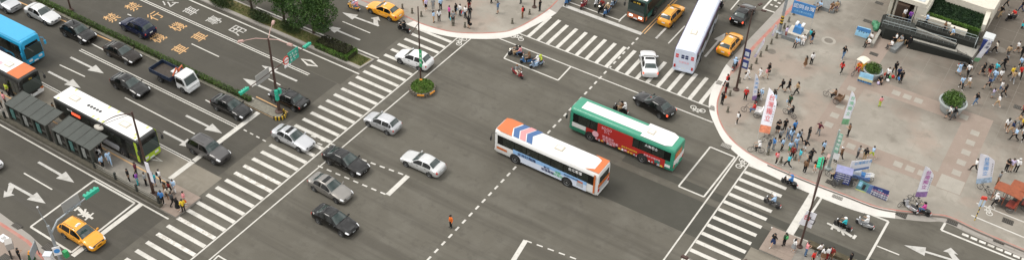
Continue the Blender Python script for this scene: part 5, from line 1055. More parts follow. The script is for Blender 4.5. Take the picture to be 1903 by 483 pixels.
def load_trike():
    c = P(1599, 333, KZ); t = thing('loaded_tricycle', 'tricycle loaded with pale pipes beside the navy boarded one', 'tricycle', (c.x, c.y, KZ), R(12), 'tricycles on the plaza')
    for x, y in ((.9, 0), (-.6, .45), (-.6, -.45)): cycle_wheel(x, y, .33, t)
    b = MB(); b.box((-.2, 0, .5), (2.0, .9, .3)); b.build('cargo_box', MATS['board_mid'], t)
    b = MB(); b.box((-.5, .05, .8), (.9, .7, .35), taper=.8); b.build('load', MATS['tarp_grey'], t)
    for k in range(3): b = MB(); b.tube([(.3, -.3+.25*k, .7), (.8, -.35+.28*k, .95), (1.1, -.1+.2*k, .8), (.9, .1+.2*k, .68)], .05, 6); b.build('pipe', MATS['white_plastic'], t, smooth=60)
    b = MB(); b.box((.1, 0, .72), (.4, .5, .16)); b.build('blue_box', MATS['banner_blue'], t)
load_trike()
# two orange roofed pedicabs at the right edge
def pedicab(px_, head, label):
    c = P(*px_, KZ); t = thing('pedicab', label, 'pedicab', (c.x, c.y, KZ), R(head), 'pedicabs'); OR_ = mat('pedicab_orange', (.25, .065, .024), .7, var=.25); DK = mat('pedicab_dark', (.04, .035, .03), .6)
    cycle_wheel(1.35, 0, .36, t); cycle_wheel(-.6, .62, .38, t); cycle_wheel(-.6, -.62, .38, t)
    b = MB(); b.tube([(1.35, 0, .36), (1.15, 0, .95), (1.0, .3, 1.05)], .025, 5); b.tube([(1.15, 0, .95), (1.0, -.3, 1.05)], .025, 5); b.tube([(1.15, 0, .7), (.3, 0, .45), (-.6, 0, .4)], .03, 5); b.build('frame', DK, t)
    b = MB(); b.box((-.5, 0, .6), (.7, 1.1, .14)); b.box((-.9, 0, .95), (.14, 1.1, .6)); b.box((.4, 0, .8), (.24, .2, .08)); b.build('seat', mat('pedicab_seat', (.3, .05, .03), .6), t)
    b = MB(); n = 6; rg = [[(-1.2+2.6*k/n, y, 2.05+.1*math.sin(PI*k/n)-.05*abs(y/.65)**2) for y in (-.68, -.3, .3, .68)] for k in range(n+1)]; b.loft(rg, False, False); b.loft([[(x, y, z-.05) for x, y, z in r] for r in rg], False, False); b.build('roof', OR_, t, smooth=60)
    for x in (-1.1, .2, 1.25):
        for s in (1, -1): b = MB(); b.tube([(x, s*.6, .5), (x, s*.62, 2.04)], .03, 5); b.build('roof_post', OR_ if s > 0 else DK, t)
    b = MB(); b.box((-.1, 0, .4), (1.7, 1.15, .06)); b.build('floor', DK, t)
pedicab((1866, 383), 172, 'orange roofed pedicab nearest the white capped man'); pedicab((1895, 380), 172, 'orange roofed pedicab cut by the right picture edge')
bicycle((1828, 356), 160, 'bicycle left of the orange pedicabs at the blue flag')
# bags on the plaza
for p, c_, l in (((1652, 146), 'green', 'round green bag'), ((1659, 145), 'red', 'round red bag'), ((1649, 152), 'white', 'small white bag'), ((1632, 157), 'lilac', 'lilac bag')):
    q = P(*p, KZ); b = MB(); b.ico((0, 0, .18), (.2, .16, .19), 2); o = b.build('bag', MATS['cloth_'+c_], smooth=60); o.location = (q.x, q.y, KZ); tag(o, f'{l} on the ground by the small planter group', 'bag', 'bags on the plaza')
    b = MB(); b.tube([(-.1, 0, .33), (0, 0, .45), (.1, 0, .33)], .012, 5); b.build('handle', MATS['cloth_'+c_], o)
# ---------------------------------------------------------------- planting
def leafmat(name, a, b, c):
    m = bpy.data.materials.new(name); m.use_nodes = True; t = m.node_tree; p = t.nodes['Principled BSDF']; MATS[name] = m
    g = t.nodes.new('ShaderNodeNewGeometry'); n = t.nodes.new('ShaderNodeTexNoise'); n.inputs['Scale'].default_value = 1.1; n.inputs['Detail'].default_value = 3
    t.links.new(g.outputs['Position'], n.inputs['Vector']); r = t.nodes.new('ShaderNodeValToRGB'); e = r.color_ramp.elements
    e[0].position = .3; e[0].color = (*a, 1); e[1].position = .7; e[1].color = (*c, 1); x = e.new(.5); x.color = (*b, 1)
    ad = t.nodes.new('ShaderNodeMath'); ad.operation = 'ADD'; sb = t.nodes.new('ShaderNodeMath'); sb.operation = 'MULTIPLY_ADD'; sb.inputs[1].default_value = .35; sb.inputs[2].default_value = -.17
    t.links.new(g.outputs['Random Per Island'], sb.inputs[0]); t.links.new(n.outputs['Fac'], ad.inputs[0]); t.links.new(sb.outputs[0], ad.inputs[1])
    t.links.new(ad.outputs[0], r.inputs[0]); t.links.new(r.outputs[0], p.inputs['Base Color']); p.inputs['Roughness'].default_value = .6; p.inputs['Specular IOR Level'].default_value = .25
    return m
LF_TREE = leafmat('tree_leaf', (.018, .045, .01), (.034, .077, .016), (.065, .122, .027)); LF_HEDGE = leafmat('hedge_leaf', (.04, .08, .018), (.068, .125, .026), (.105, .18, .04))
LF_BRIGHT = leafmat('bright_leaf', (.045, .1, .016), (.075, .15, .024), (.12, .21, .04)); LF_BROWN = leafmat('brown_leaf', (.02, .022, .012), (.035, .035, .018), (.05, .055, .022)); LF_SHRUB = leafmat('shrub_leaf', (.018, .034, .01), (.03, .052, .015), (.05, .075, .022))
LF_GRASS = leafmat('grass_blade', (.05, .09, .02), (.09, .13, .03), (.16, .17, .06))
BARK = mat('bark', (.06, .045, .032), .9, var=.3, scale=6)
lr = random.Random(5)
def leaf(b, p, size):
    d = V((lr.gauss(0, 1), lr.gauss(0, 1), lr.gauss(0, .7)+.35)).normalized(); a = d.orthogonal().normalized(); a.rotate(Matrix.Rotation(lr.uniform(0, 6.28), 3, d)); c = d.cross(a); s = size*lr.uniform(.7, 1.3)
    b.add([p-a*s*.5, p+c*s*.32, p+a*s*.5, p-c*s*.32], [(0, 1, 2, 3)])
def blob(b, c, r, n, size, shell=.55):
    for _ in range(n):
        d = V((lr.gauss(0, 1), lr.gauss(0, 1), lr.gauss(0, 1))).normalized(); k = shell+(1-shell)*lr.random()**.5
        leaf(b, V((c[0]+d.x*r[0]*k, c[1]+d.y*r[1]*k, c[2]+d.z*r[2]*k)), size)
def tree(px_, z, h, crown, label, n=5200):
    c = P(*px_, z); t = thing('street_tree', label, 'tree', (c.x, c.y, z), lr.uniform(0, 6), 'street trees on the upper island')
    b = MB(); b.tube([(0, 0, -.05), (.05, .03, h*.25), (.0, -.06, h*.5), (.1, .05, h*.78)], [.17, .13, .1, .05], 8)
    ends = []
    for k in range(9):
        a = k*2.4+lr.uniform(-.4, .4); z0 = h*(.2+.055*k); L = crown[0]*(.85-.05*k); e = V((math.cos(a)*L, math.sin(a)*L, z0+h*.22)); b.tube([(0, 0, z0), (e.x*.5, e.y*.5, z0+h*.15), tuple(e)], [.07, .045, .02], 5); ends.append(e)
    b.build('trunk', BARK, t, smooth=60)
    b = MB()
    for e in ends+[V((0, 0, h*.95)), V((.3, .2, h*.8))]:
        r = crown[0]*lr.uniform(.38, .6); blob(b, (e.x*.85, e.y*.85, e.z+.1), (r, r, r*crown[1]), n//11, .19, .35)
    b.build('crown', LF_TREE, t, fix=False)
def shrub(px_, z, r, label, m, n=1600, size=.13, name='shrub', group='shrubs on the upper island'):
    c = P(*px_, z); t = thing(name, label, 'shrub', (c.x, c.y, z), 0, group); b = MB()
    for k in range(6): b.tube([(0, 0, -.03), (r[0]*.5*math.cos(k), r[1]*.5*math.sin(k), r[2]*.9)], [.03, .012], 4)
    b.build('stem', BARK, t); b = MB()
    for k in range(7): a = k*.9; q = .45 if k else 0; blob(b, (r[0]*q*math.cos(a), r[1]*q*math.sin(a), r[2]*.55), (r[0]*.6, r[1]*.6, r[2]*.55), n//7, size, .5)
    b.build('foliage', m, t, fix=False)
# planted island between the upper carriageways
IX = -61.6
isl = tag(MB().prism([(-260, 69.15), (IX-.3, 69.15), (IX, 71.5), (-260, 71.5)], -.01, .16).build('planted_island', GREYC), kind='structure')
MB().sheet([(-259, 69.6), (IX-.45, 69.6), (IX-.2, 71.3), (-259, 71.3)], .166).build('island_soil', SOIL, isl)
b = MB()
for k in range(14000):
    x = IX-.5-lr.random()**1.3*38; y = lr.uniform(69.65, 71.25); p = V((x, y, .165)); h = lr.uniform(.06, .16); a = lr.uniform(0, 6.28); w = V((math.cos(a), math.sin(a), 0))*.02
    b.add([p-w, p+w, p+V((lr.gauss(0, .05), lr.gauss(0, .05), h))], [(0, 1, 2)])
tag(b.build('grass', LF_GRASS, None, fix=False), 'dry short grass on the planted island soil', 'grass', kind='stuff')
tree((528, 40), .16, 4.4, (1.7, .8), 'slim street tree left of the big crown on island', 5000)
tree((583, 62), .16, 5.2, (2.9, .75), 'large dark green street tree overhanging the scooter', 12000)
tree((469, 20), .16, 4.6, (1.9, .8), 'street tree at the top edge above the clipped shrubs', 3600)
shrub((412, 10), .16, (2.0, .95, 1.0), 'rounded dark shrub at the top edge of the island', LF_SHRUB, 2600)
shrub((486, 38), .16, (1.9, .85, 1.0), 'rounded dark shrub under the slim street tree', LF_SHRUB, 2600)
shrub((541, 57), .16, (1.7, .85, 1.0), 'rounded dark shrub left of the brown hedge', LF_SHRUB, 2400)
shrub((360, -12), .16, (1.9, .95, 1.0), 'rounded dark shrub mostly above the picture top', LF_SHRUB, 1600)
def hedge(x0, x1, y0, y1, z, h, n, m, label, size=.12, name='clipped_hedge', group=None):
    t = thing(name, label, 'hedge', (x0, y0, z), 0, group); b = MB(); L, D = x1-x0, y1-y0
    b.box((L/2, D/2, h*.4), (L*.985, D*.75, h*.8)); b.build('core', LF_BROWN, t); b = MB()
    for _ in range(n):
        f = lr.random(); x = lr.uniform(0, L)
        if f < .55: p = V((x, lr.uniform(0, D), h*(.93+.16*lr.random()*math.sin(x*2.1)**2)))
        elif f < .95: p = V((x, lr.choice((.0, D))+lr.uniform(-.06, .06), lr.uniform(.05, h)))
        else: p = V((lr.choice((0, L)), lr.uniform(0, D), lr.uniform(.05, h)))
        leaf(b, p, size)
    b.build('foliage', m, t, fix=False)
hx0, hx1 = P(578, 85, .8).x, P(640, 108, .8).x
hedge(hx0, hx1-.35, 69.75, 71.15, .16, .85, 2600, LF_BROWN, 'square dark brown hedge bed on the upper island', .15)
hedge(hx0, hx1, 69.3, 69.72, .16, .6, 1100, LF_BRIGHT, 'bright green hedge edging on near side of brown bed', .13)
hedge(hx0+1, hx1, 71.0, 71.4, .16, .6, 800, LF_BRIGHT, 'bright green hedge edging on far side of brown bed', .13)
hedge(hx1-.3, hx1+.1, 69.5, 71.25, .16, .62, 800, LF_BRIGHT, 'bright green hedge edging on the crossing end of brown bed', .13)
# hedge median of the left avenue
med = tag(MB().prism([(-260, 57.75), (-63.6, 57.75), (-63.35, 58.3), (-63.6, 58.9), (-260, 58.9)], -.01, .15).build('hedge_median', mat('median_kerb', (.17, .16, .13), .9, var=.3)), kind='structure')
MB().sheet([(-260, 58.72), (-67.6, 58.72), (-67.6, 58.88), (-260, 58.88)], .156).build('kerb_line', mat('pale_kerb', (.4, .39, .34), .8, var=.3), med)
for k in range(14):
    a = PI*(k+.5)/14-PI/2; q = V((-63.75+.78*math.cos(a), 58.32+.72*math.sin(a), .17)); b = MB(); b.box((q.x, q.y, .2), (.12, .17, .42), a); b.build('striped_block', mat('hazard_yellow', (.55, .36, .03), .6) if k % 2 else MATS['tyre'], med)
xr = P(474, 178, .5).x; x = -101.0; xs_ = [-101, -95.4, -89.8, -84.2, -78.6, -73.1, xr]
for x, x2, l in zip(xs_, xs_[1:], ('clipped median hedge at the top edge beside the pale sedan', 'clipped median hedge between slim dark post and navy SUV', 'clipped median hedge beside the navy blue SUV', 'clipped median hedge right of the dark brown sedan', 'clipped median hedge beside the flatbed truck cab', 'last stretch of clipped median hedge before the striped block')):
    hedge(x, x2-.04, 58.05, 58.62, .15, .5, 1300, LF_HEDGE, l, .11, group='hedge along the median')
hedge(-112, -101.04, 58.05, 58.62, .15, .5, 1500, LF_HEDGE, 'clipped median hedge beyond the top left picture edge', .11, group='hedge along the median')
# round stone planter in the junction
cI = (P(757, 170)+P(806, 165))/2; ROUGH = mat('rubble', (.12, .105, .085), .9, var=.3, scale=5)
t = thing('stone_planter', 'round rubble stone planter with grass in the junction', 'planter', (cI.x+.15, cI.y+.15, 0), 0); b = MB(); b.lathe([(1.28, -.01), (1.26, .42), (.6, .7), (.1, .8)], 20); b.build('core', SOIL, t)
for row in range(3):
    for k in range(22): a = 2*PI*(k+.5*row)/22; b = MB(); b.box((1.33*math.cos(a), 1.33*math.sin(a), .09+.16*row), (.2, .34*lr.uniform(.85, 1.05), .15), a+lr.uniform(-.06, .06), .9); b.build('stone', ROUGH, t)
for k in (0, 1): a = 2*PI*(.83+.15*k); b = MB(); b.box((1.46*math.cos(a), 1.46*math.sin(a), .38), (.06, .75, .16), a); b.build('reflector', mat('reflector_orange', (.75, .3, .03), .5), t)
b = MB()
for _ in range(2600):
    a = lr.uniform(0, 6.28); r_ = 1.25*math.sqrt(lr.random()); p = V((r_*math.cos(a), r_*math.sin(a), .45)); leaf(b, p+V((0, 0, lr.uniform(0, .16)+.35*(1-(r_/1.25)**2))), .12)
b.build('grass', LF_BRIGHT, t, fix=False)
# two round planters on the plaza
STONE = mat('planter_stone', (.33, .36, .36), .7, var=.15, scale=3)
for p, s, lab in (((1765, 206), 1.3, 'large round stone planter with a bush on the plaza'), ((1619, 143), .95, 'smaller round stone planter above the seaside board')):
    c = P(*p, KZ); t = thing('round_planter', lab, 'planter', (c.x, c.y, KZ), 0, 'round planters'); t.scale = (s, s, s)
    b = MB(); b.lathe([(.72, -.02), (.82, .1), (1.0, .85), (1.12, .9), (1.12, 1.02), (.98, 1.02), (.95, .85), (.1, .85)], 28); b.build('bowl', STONE, t, smooth=30)
    b = MB()
    for k in range(9): a = k*.7; q = .5 if k else 0; blob(b, (q*math.cos(a), q*math.sin(a), 1.25+.1*math.sin(k*3)), (.48, .48, .45), 330, .13, .45)
    b.build('bush', LF_HEDGE, t, fix=False)
    b = MB()
    for k in range(6): b.tube([(.1*math.cos(k), .1*math.sin(k), .84), (.5*math.cos(k), .5*math.sin(k), 1.3)], [.03, .012], 5)
    b.build('stem', BARK, t)
# ---------------------------------------------------------------- bus platforms and shelters
PLAT = mat('platform_paving', (.22, .205, .18), .9, var=.2, scale=1.5); DARKM = mat('dark_metal', (.035, .04, .036), .5, .4); RAIL = mat('rail_grey', (.22, .21, .18), .5, .4)
plat = tag(MB().prism(rect(-260, -61.35, 41.85, 45.0), -.01, PZ).build('bus_platform', PLAT), kind='structure')
MB().sheet(rect(-260, -64.2, 44.55, 44.7), PZ+.006).build('yellow_line', YPAINT, plat); MB().sheet(rect(-65.1, -61.36, 41.86, 44.99), PZ+.004).build('pink_paving', PINK, plat)
MB().prism(rect(-260, -63.4, 41.86, 42.25), PZ, .62).build('planter_wall', mat('wall_dark', (.075, .068, .05), .9, var=.3), plat)
plat2 = tag(MB().prism(rect(-14.85, 120, 68.35, 71.75), -.01, PZ).build('median_platform', PLAT), kind='structure')
MB().sheet(rect(-14.84, -11.9, 68.36, 71.74), PZ+.004).build('pink_paving', PINK, plat2); MB().sheet(rect(-12.4, 120, 68.5, 68.65), PZ+.008).build('yellow_line', YPAINT, plat2)
MB().prism(rect(-11.4, 100, 71.1, 71.7), PZ, PZ+.35).build('planter_wall', mat('planter_brown', (.075, .062, .035), .9, var=.4), plat2)
for kk in range(8):
    y = 41.9+kk*.4
for pl, x0_, x1_, y0_, y1_ in ((plat, -65.05, -61.4, 41.9, 44.95), (plat2, -14.8, -11.95, 68.4, 71.7)):
    nx, ny = int((x1_-x0_)/.6), int((y1_-y0_)/.6)
    for i in range(nx):
        for j in range(ny):
            lx, ly = (x1_-x0_)/nx, (y1_-y0_)/ny; b = MB(); b.box((x0_+lx*(i+.5), y0_+ly*(j+.5), PZ+.008), (lx-.03, ly-.03, .014)); b.build('paving_tile', PINK, pl)
def fence(x0, x1, y, label, z=PZ):
    t = thing('platform_railing', label, 'railing', (x0, y, z), 0, 'railings along the bus platform'); L = x1-x0; n = max(2, int(L/2.2)+1)
    for k in range(n): b = MB(); b.box((L*k/(n-1), 0, .62), (.2, .2, 1.24), taper=.92); b.build('post', DARKM, t)
    for zz in (.55, .8, 1.05): b = MB(); b.box((L/2, 0, zz), (L, .06, .07)); b.build('rail', RAIL, t)
fence(-72.3, -63.6, 42.05, 'grey railing along platform edge right of the shelters'); fence(-92, -85.6, 42.05, 'grey railing along platform edge left of the shelters')
ROOFM = mat('shelter_roof', (.055, .062, .056), .7, .1, var=.12, scale=1.5); PIL = mat('shelter_dark', (.04, .043, .036), .6); mat('poster_teal', (.05, .13, .12), .5, var=.4, scale=4); mat('poster_grey', (.2, .21, .2), .5, var=.4, scale=5)
def shelter(x0, x1, label):
    t = thing('bus_shelter', label, 'bus shelter', (x0, 42.35, PZ), 0, 'bus shelters'); L = x1-x0; D = 2.1; H_ = 2.45
    n = 5; pw = L/n
    for k in range(n):
        b = MB(); b.add([(pw*k+.02, -.12, H_-.12), (pw*(k+1)-.02, -.12, H_-.12), (pw*(k+1)-.02, D, H_+.1), (pw*k+.02, D, H_+.1), (pw*k+.02, -.12, H_-.18), (pw*(k+1)-.02, -.12, H_-.18), (pw*(k+1)-.02, D, H_+.04), (pw*k+.02, D, H_+.04)], [(0, 1, 2, 3), (7, 6, 5, 4), (0, 4, 5, 1), (1, 5, 6, 2), (2, 6, 7, 3), (3, 7, 4, 0)])
        b.build('roof_panel', ROOFM, t)
    for k in range(n+1): b = MB(); b.add([(pw*k-.025, -.14, H_-.1), (pw*k+.025, -.14, H_-.1), (pw*k+.025, D+.02, H_+.14), (pw*k-.025, D+.02, H_+.14), (pw*k-.025, -.14, H_-.2), (pw*k+.025, -.14, H_-.2), (pw*k+.025, D+.02, H_+.0), (pw*k-.025, D+.02, H_+.0)], [(0, 1, 2, 3), (7, 6, 5, 4), (0, 4, 5, 1), (1, 5, 6, 2), (2, 6, 7, 3), (3, 7, 4, 0)]); b.build('roof_seam', PIL, t)
    for k in range(4): b = MB(); b.box((.12+(L-.24)*k/3, .0, 1.15), (.26, .3, 2.3)); b.build('column', PIL, t)
    for k in range(3):
        w = (L-.24)/3-.3; cx = .12+(L-.24)*(k+.5)/3; b = MB(); b.box((cx, 0, 1.35), (w, .05, 1.7)); i = b.build('glass_panel', MATS['dark_glass'], t)
        b = MB(); b.box((cx-w*.2, -.05, 1.35), (w*.34, .04, 1.15)); b.build('poster', MATS['poster_teal' if (k+int(x0)) % 2 else 'poster_grey'], i)
        for zz in (.42, .62): b = MB(); b.box((cx, -.02, zz), (w, .06, .08)); b.build('rail', PIL, t)
    b = MB(); b.box((L/2, .5, .46), (L*.7, .4, .08)); b.build('bench', mat('bench_wood', (.25, .13, .06), .6), t)
shelter(-85.1, -79.0, 'bus shelter with grey ribbed roof at the left picture edge'); shelter(-78.1, -72.55, 'bus shelter with grey ribbed roof beside the lime bus front')

# ---------------------------------------------------------------- poles, lamps and signals
BROWN = mat('brown_pole', (.07, .04, .032), .6, .2, var=.2, scale=3); PINKL = mat('lamp_pink', (.42, .27, .24), .6); GREYPOLE = mat('grey_pole', (.30, .33, .35), .5, .4, var=.15, scale=3); SIGT = mat('signal_teal', (.02, .36, .24), .5); GSIGN = mat('sign_green', (.02, .30, .22), .5); mat('sign_white', (.72, .72, .72), .5); mat('sign_red', (.55, .05, .03), .5); mat('sign_blue', (.05, .25, .6), .5); mat('mesh_grey', (.33, .33, .32), .6, .3)
mat('lamp_glass', (.6, .6, .58), .3)
def pole(px_, z, h, label, m, r0=.12, r1=.07, name='lamp_post', cat='lamp post', foot=True):
    c = P(*px_, z); t = thing(name, label, cat, (c.x, c.y, z), 0); b = MB(); b.tube([(0, 0, -.05), (0, 0, h*.5), (0, 0, h)], [r0, (r0+r1)/2, r1], 10); b.build('pole', m, t, smooth=60)
    if foot: b = MB(); b.lathe([(r0*2.6, 0), (r0*2.6, .1), (r0*1.4, .22)], 12); b.build('foot', m, t)
    return t, c
def lamp_arm(t, h, ang, L, m, hm, rise=.35, sz=(.62, .3, .16)):
    a = R(ang); d = V((math.cos(a), math.sin(a), 0)); b = MB(); b.tube([(0, 0, h-.1), tuple(d*L*.5+V((0, 0, h+rise))), tuple(d*L+V((0, 0, h+rise*.8)))], [.045, .04, .03], 6); b.build('lamp_arm', m, t, smooth=60)
    p = d*(L+.25)+V((0, 0, h+rise*.8)); b = MB(); b.box(tuple(p), sz, a, .75); i = b.build('lamp_head', hm, t); b = MB(); b.box((p.x, p.y, p.z-sz[2]/2-.015), (sz[0]*.8, sz[1]*.8, .03), a); b.build('lamp_lens', MATS['lamp_glass'], i)
def signal(t, p, ang, n=4, m=None, lens=True, s=1.0):
    """row of signal lamps: long box along ang with hoods; p is its centre"""
    a = R(ang); d = V((math.cos(a), math.sin(a), 0)); nn = V((-d.y, d.x, 0)); w = .36*s; b = MB(); b.box(p, (w*n, .2*s, .38*s), a); i = b.build('signal_head', m or SIGT, t)
    for k in range(n):
        q = V(p)+d*w*(k-(n-1)/2); b = MB()
        b.tube([tuple(q+nn*.08), tuple(q+nn*.36*s)], .15*s, 8, False); b.build('signal_hood', m or SIGT, i); b = MB(); b.box(tuple(q-nn*.1*s+V((0, 0, .03))), (w*.82, .06, .3*s), a); b.build('signal_back', m or SIGT, i)
# P1: brown post on the hedge median with three lamp arms and a mast arm
t, c1 = pole((519, 207), .15, 9.2, 'brown lamp and signal post on the median end', BROWN, .17, .09, 'signal_post', 'signal post')
q = P(511, 36, 9.4)-c1; lamp_arm(t, 9.2, math.degrees(math.atan2(q.y, q.x)), 2.2, PINKL, PINKL, .3)
for p in ((447, 81), (540, 87)): q = P(*p, 9.3)-c1; lamp_arm(t, 9.2, math.degrees(math.atan2(q.y, q.x)), q.xy.length-.3, PINKL, PINKL, .25)
h = 5.3; b = MB(); b.tube([(0, P(438, 170, h).y-c1.y, h), (0, 0, h+.05), (0, P(574, 86, h).y-c1.y, h)], [.04, .06, .04], 8); b.build('mast_arm', BROWN, t)
y_of = lambda px_, z: P(*px_, z).y-c1.y
signal(t, (0, y_of((446, 166), h+.1), h), 90, 4, None, True, .8); signal(t, (0, y_of((572, 86), h+.1), h), 90, 4, None, True, .72)
yb = y_of((543, 105), h); b = MB(); b.box((0, yb, h+.05), (.06, 1.5, 1.3)); i = b.build('direction_sign', GSIGN, t)
for k, (yy, zz) in enumerate(((-.45, .35), (-.1, .35), (.35, .3), (-.4, 0), (.05, -.05), (.4, -.1), (-.35, -.38), (.15, -.4))): lettering('lettering', '↑台北車站市府'[k % 7], .3, MATS['ink_white'], i, frame((.035, yb+yy, h+.05+zz), (0, 1, 0), (0, 0, 1)), .003)
yr = y_of((527, 113), h); b = MB(); b.lathe([(.48, -.03), (.48, .03)], 20, (0, 0, 0), 'y'); me = b.mesh('ban_sign'); me.transform(Matrix.Translation((.0, yr, h+.05)) @ Matrix.Rotation(PI/2, 4, 'Z')); i = link('ban_sign', me, MATS['sign_red'], t)
b = MB(); b.lathe([(.34, -.034), (.34, .034)], 20, (0, 0, 0), 'y'); me = b.mesh('sign_face'); me.transform(Matrix.Translation((.004, yr, h+.05)) @ Matrix.Rotation(PI/2, 4, 'Z')); link('sign_face', me, MATS['sign_white'], i)
MB().box((.045, yr, h+.05), (.02, .6, .1)).build('sign_bar', MATS['sign_red'], i)
MB().box((0, yr+.1, h-.62), (.05, .9, .3)).build('plate_sign', MATS['sign_white'], t)
yg = y_of((480, 143), h); MB().box((0, yg, h+.15), (.05, 1.9, 1.2)).build('sign_back', MATS['mesh_grey'], t)
for k in range(4): MB().box((-.05, yg-.8+.53*k, h+.15), (.05, .06, 1.1)).build('sign_stiffener', mat('stiff', (.2, .2, .2), .6, .3), t)
for zz, yy in ((2.6, .25), (2.0, -.2), (2.7, -.2)): MB().box((.2, yy, zz), (.3, .3, .55)).build('walk_signal', SIGT, t)
# P2: slim brown post in the stone planter
c2 = t2 = None
t, c2 = pole((782, 152), .45, 9.6, 'slim brown lamp post in the round stone planter', BROWN, .1, .06, foot=False)
MB().box((.16, -.1, 3.2), (.34, .06, 2.2)).build('street_name_sign', mat('name_green', (.03, .33, .13), .5), t); MB().box((.1, -.1, .25), (.3, .2, .35)).build('warning_lamp', MATS['reflector_orange'], t)
for k in range(3): lettering('lettering', '公園路'[k], .26, MATS['ink_white'], t, frame((.16, -.14, 3.8-.55*k), (1, 0, 0), (0, 0, 1)), .003)
b = MB(); b.tube([(0, 0, 7.6), (-.2, -1.3, 6.6)], .04, 6); b.build('brace_arm', BROWN, t)
# P3: post with long curved lamp arm at the bus platform
t, c3 = pole((286, 361), PZ, 10.0, 'brown post with curved lamp arm on the bus platform', BROWN, .15, .08)
hp = P(183, 235, 9.2)-c3; b = MB()
n_ = 10; pts = [V((hp.x*k/n_, hp.y*k/n_, 10.0-.5*(k/n_)**2*1.6-PZ+.2*math.sin(PI*k/n_))) for k in range(n_+1)]; b.tube(pts, [.06-.003*k for k in range(n_+1)], 6); b.build('lamp_arm', BROWN, t)
pts2 = [p+V((0, 0, -.35*math.sin(PI*k/n_))) for k, p in enumerate(pts)]; b = MB(); b.tube(pts2, .025, 5); b.build('arm_stay', BROWN, t)
e = pts[-1]; b = MB(); b.ico((e.x, e.y, e.z-.1), (.55, .3, .16), 2); b.build('lamp_head', mat('lamp_grey', (.38, .36, .32), .5), t, smooth=60)
for zz, yy in ((2.4, .0), (3.6, -.1)): MB().box((.28, yy, zz), (.5, .05, 1.3)).build('banner_sign', MATS['flag_white'], t)
# P4: traffic light post at bottom left with a long arm
t, c4 = pole((118, 497), KZ, 5.2, 'grey traffic light post with long arm at bottom left', GREYPOLE, .16, .12, 'signal_post', 'signal post')
q = P(180, 352, 5.6)-c4; ad = V((q.x, q.y, 0)); L = ad.length; ad.normalize(); ang = math.degrees(math.atan2(ad.y, ad.x)); b = MB(); b.tube([(0, 0, 4.2), tuple(ad*.9+V((0, 0, 5.1))), tuple(ad*L+V((0, 0, 5.5)))], [.1, .09, .05], 8); b.build('mast_arm', GREYPOLE, t, smooth=60)
sp = ad*(L-.55)+V((0, 0, 5.45)); signal(t, tuple(sp), ang, 4)
sp = ad*(L*.5)+V((0, 0, 5.6)); a = R(ang); MB().box(tuple(sp+V((-.1, 0, .2))), (1.7, .05, 1.0), a).build('sign_back', MATS['mesh_grey'], t)
for k in range(4): p = sp+ad*(.42*(k-1.5)); MB().box((p.x, p.y, p.z-.35), (.16, .22, .22), a).build('sign_bracket', GREYPOLE, t)
b = MB(); b.tube([(0, 0, 5.1), (-.35, -.1, 6.6), (-.4, -.1, 7.2)], [.04, .03, .02], 6); b.build('aerial', GREYPOLE, t); b = MB(); b.ico((-.38, -.1, 7.25), .1, 1); b.build('camera_dome', MATS['sign_white'], t)
MB().box((.18, -.12, 2.35), (.08, .62, .95), R(-35)).build('turn_sign', MATS['sign_white'], t); b = MB(); b.lathe([(.24, -.02), (.24, .02)], 18, (0, 0, 0), 'y'); me = b.mesh('turn_disc'); me.transform(Matrix.Translation((.235, -.15, 2.4)) @ Matrix.Rotation(PI/2-R(35), 4, 'Z')); link('turn_disc', me, MATS['sign_blue'], t)
MB().box((.25, .5, 1.5), (.36, .36, .7)).build('walk_signal', mat('signal_green', (.03, .3, .1), .5), t)
# P5: tall lamp post beside the right zebra crossing, leaning slightly, with a signal arm
t, c5 = pole((1486, 458), PZ, 9.4, 'tall brown lamp post on the lower right median', BROWN, .105, .06)
h = 5.6; q = P(1527, 302, h)-c5; ad = V((q.x, q.y, 0)); L = ad.length; ad.normalize(); ang = math.degrees(math.atan2(ad.y, ad.x))
b = MB(); b.tube([(0, 0, h-.3), tuple(ad*L*.5+V((0, 0, h-.05))), tuple(ad*(L+.4)+V((0, 0, h)))], [.08, .07, .05], 8); b.build('mast_arm', BROWN, t); signal(t, tuple(ad*(L-.1)+V((0, 0, h-PZ))), ang, 4, mat('signal_bright', (.02, .45, .24), .5))
q2 = P(1556, 262, 8.2)-c5; lamp_arm(t, 9.2, math.degrees(math.atan2(q2.y, q2.x)), 2.0, BROWN, PINKL, .1)
# green signal post standing on the plaza behind it
t, c6 = pole((1539, 313), KZ, 5.0, 'pale grey green sign column behind the kerbside crowd', mat('pale_post', (.35, .4, .38), .5, .3), .14, .1, 'sign_column', 'sign post')
MB().box((.27, -.1, 3.5), (.42, .06, 2.4)).build('street_name_sign', mat('pale_sign_green', (.2, .38, .29), .5, var=.3, scale=2), t); MB().box((.4, -.02, 1.85), (.6, .06, .8)).build('plate_sign', MATS['sign_white'], t)
for k in range(4): lettering('lettering', '忠孝西路'[k], .36, MATS['ink_white'], t, frame((.27, -.14, 4.4-.52*k), (1, 0, 0), (0, 0, 1)), .003)
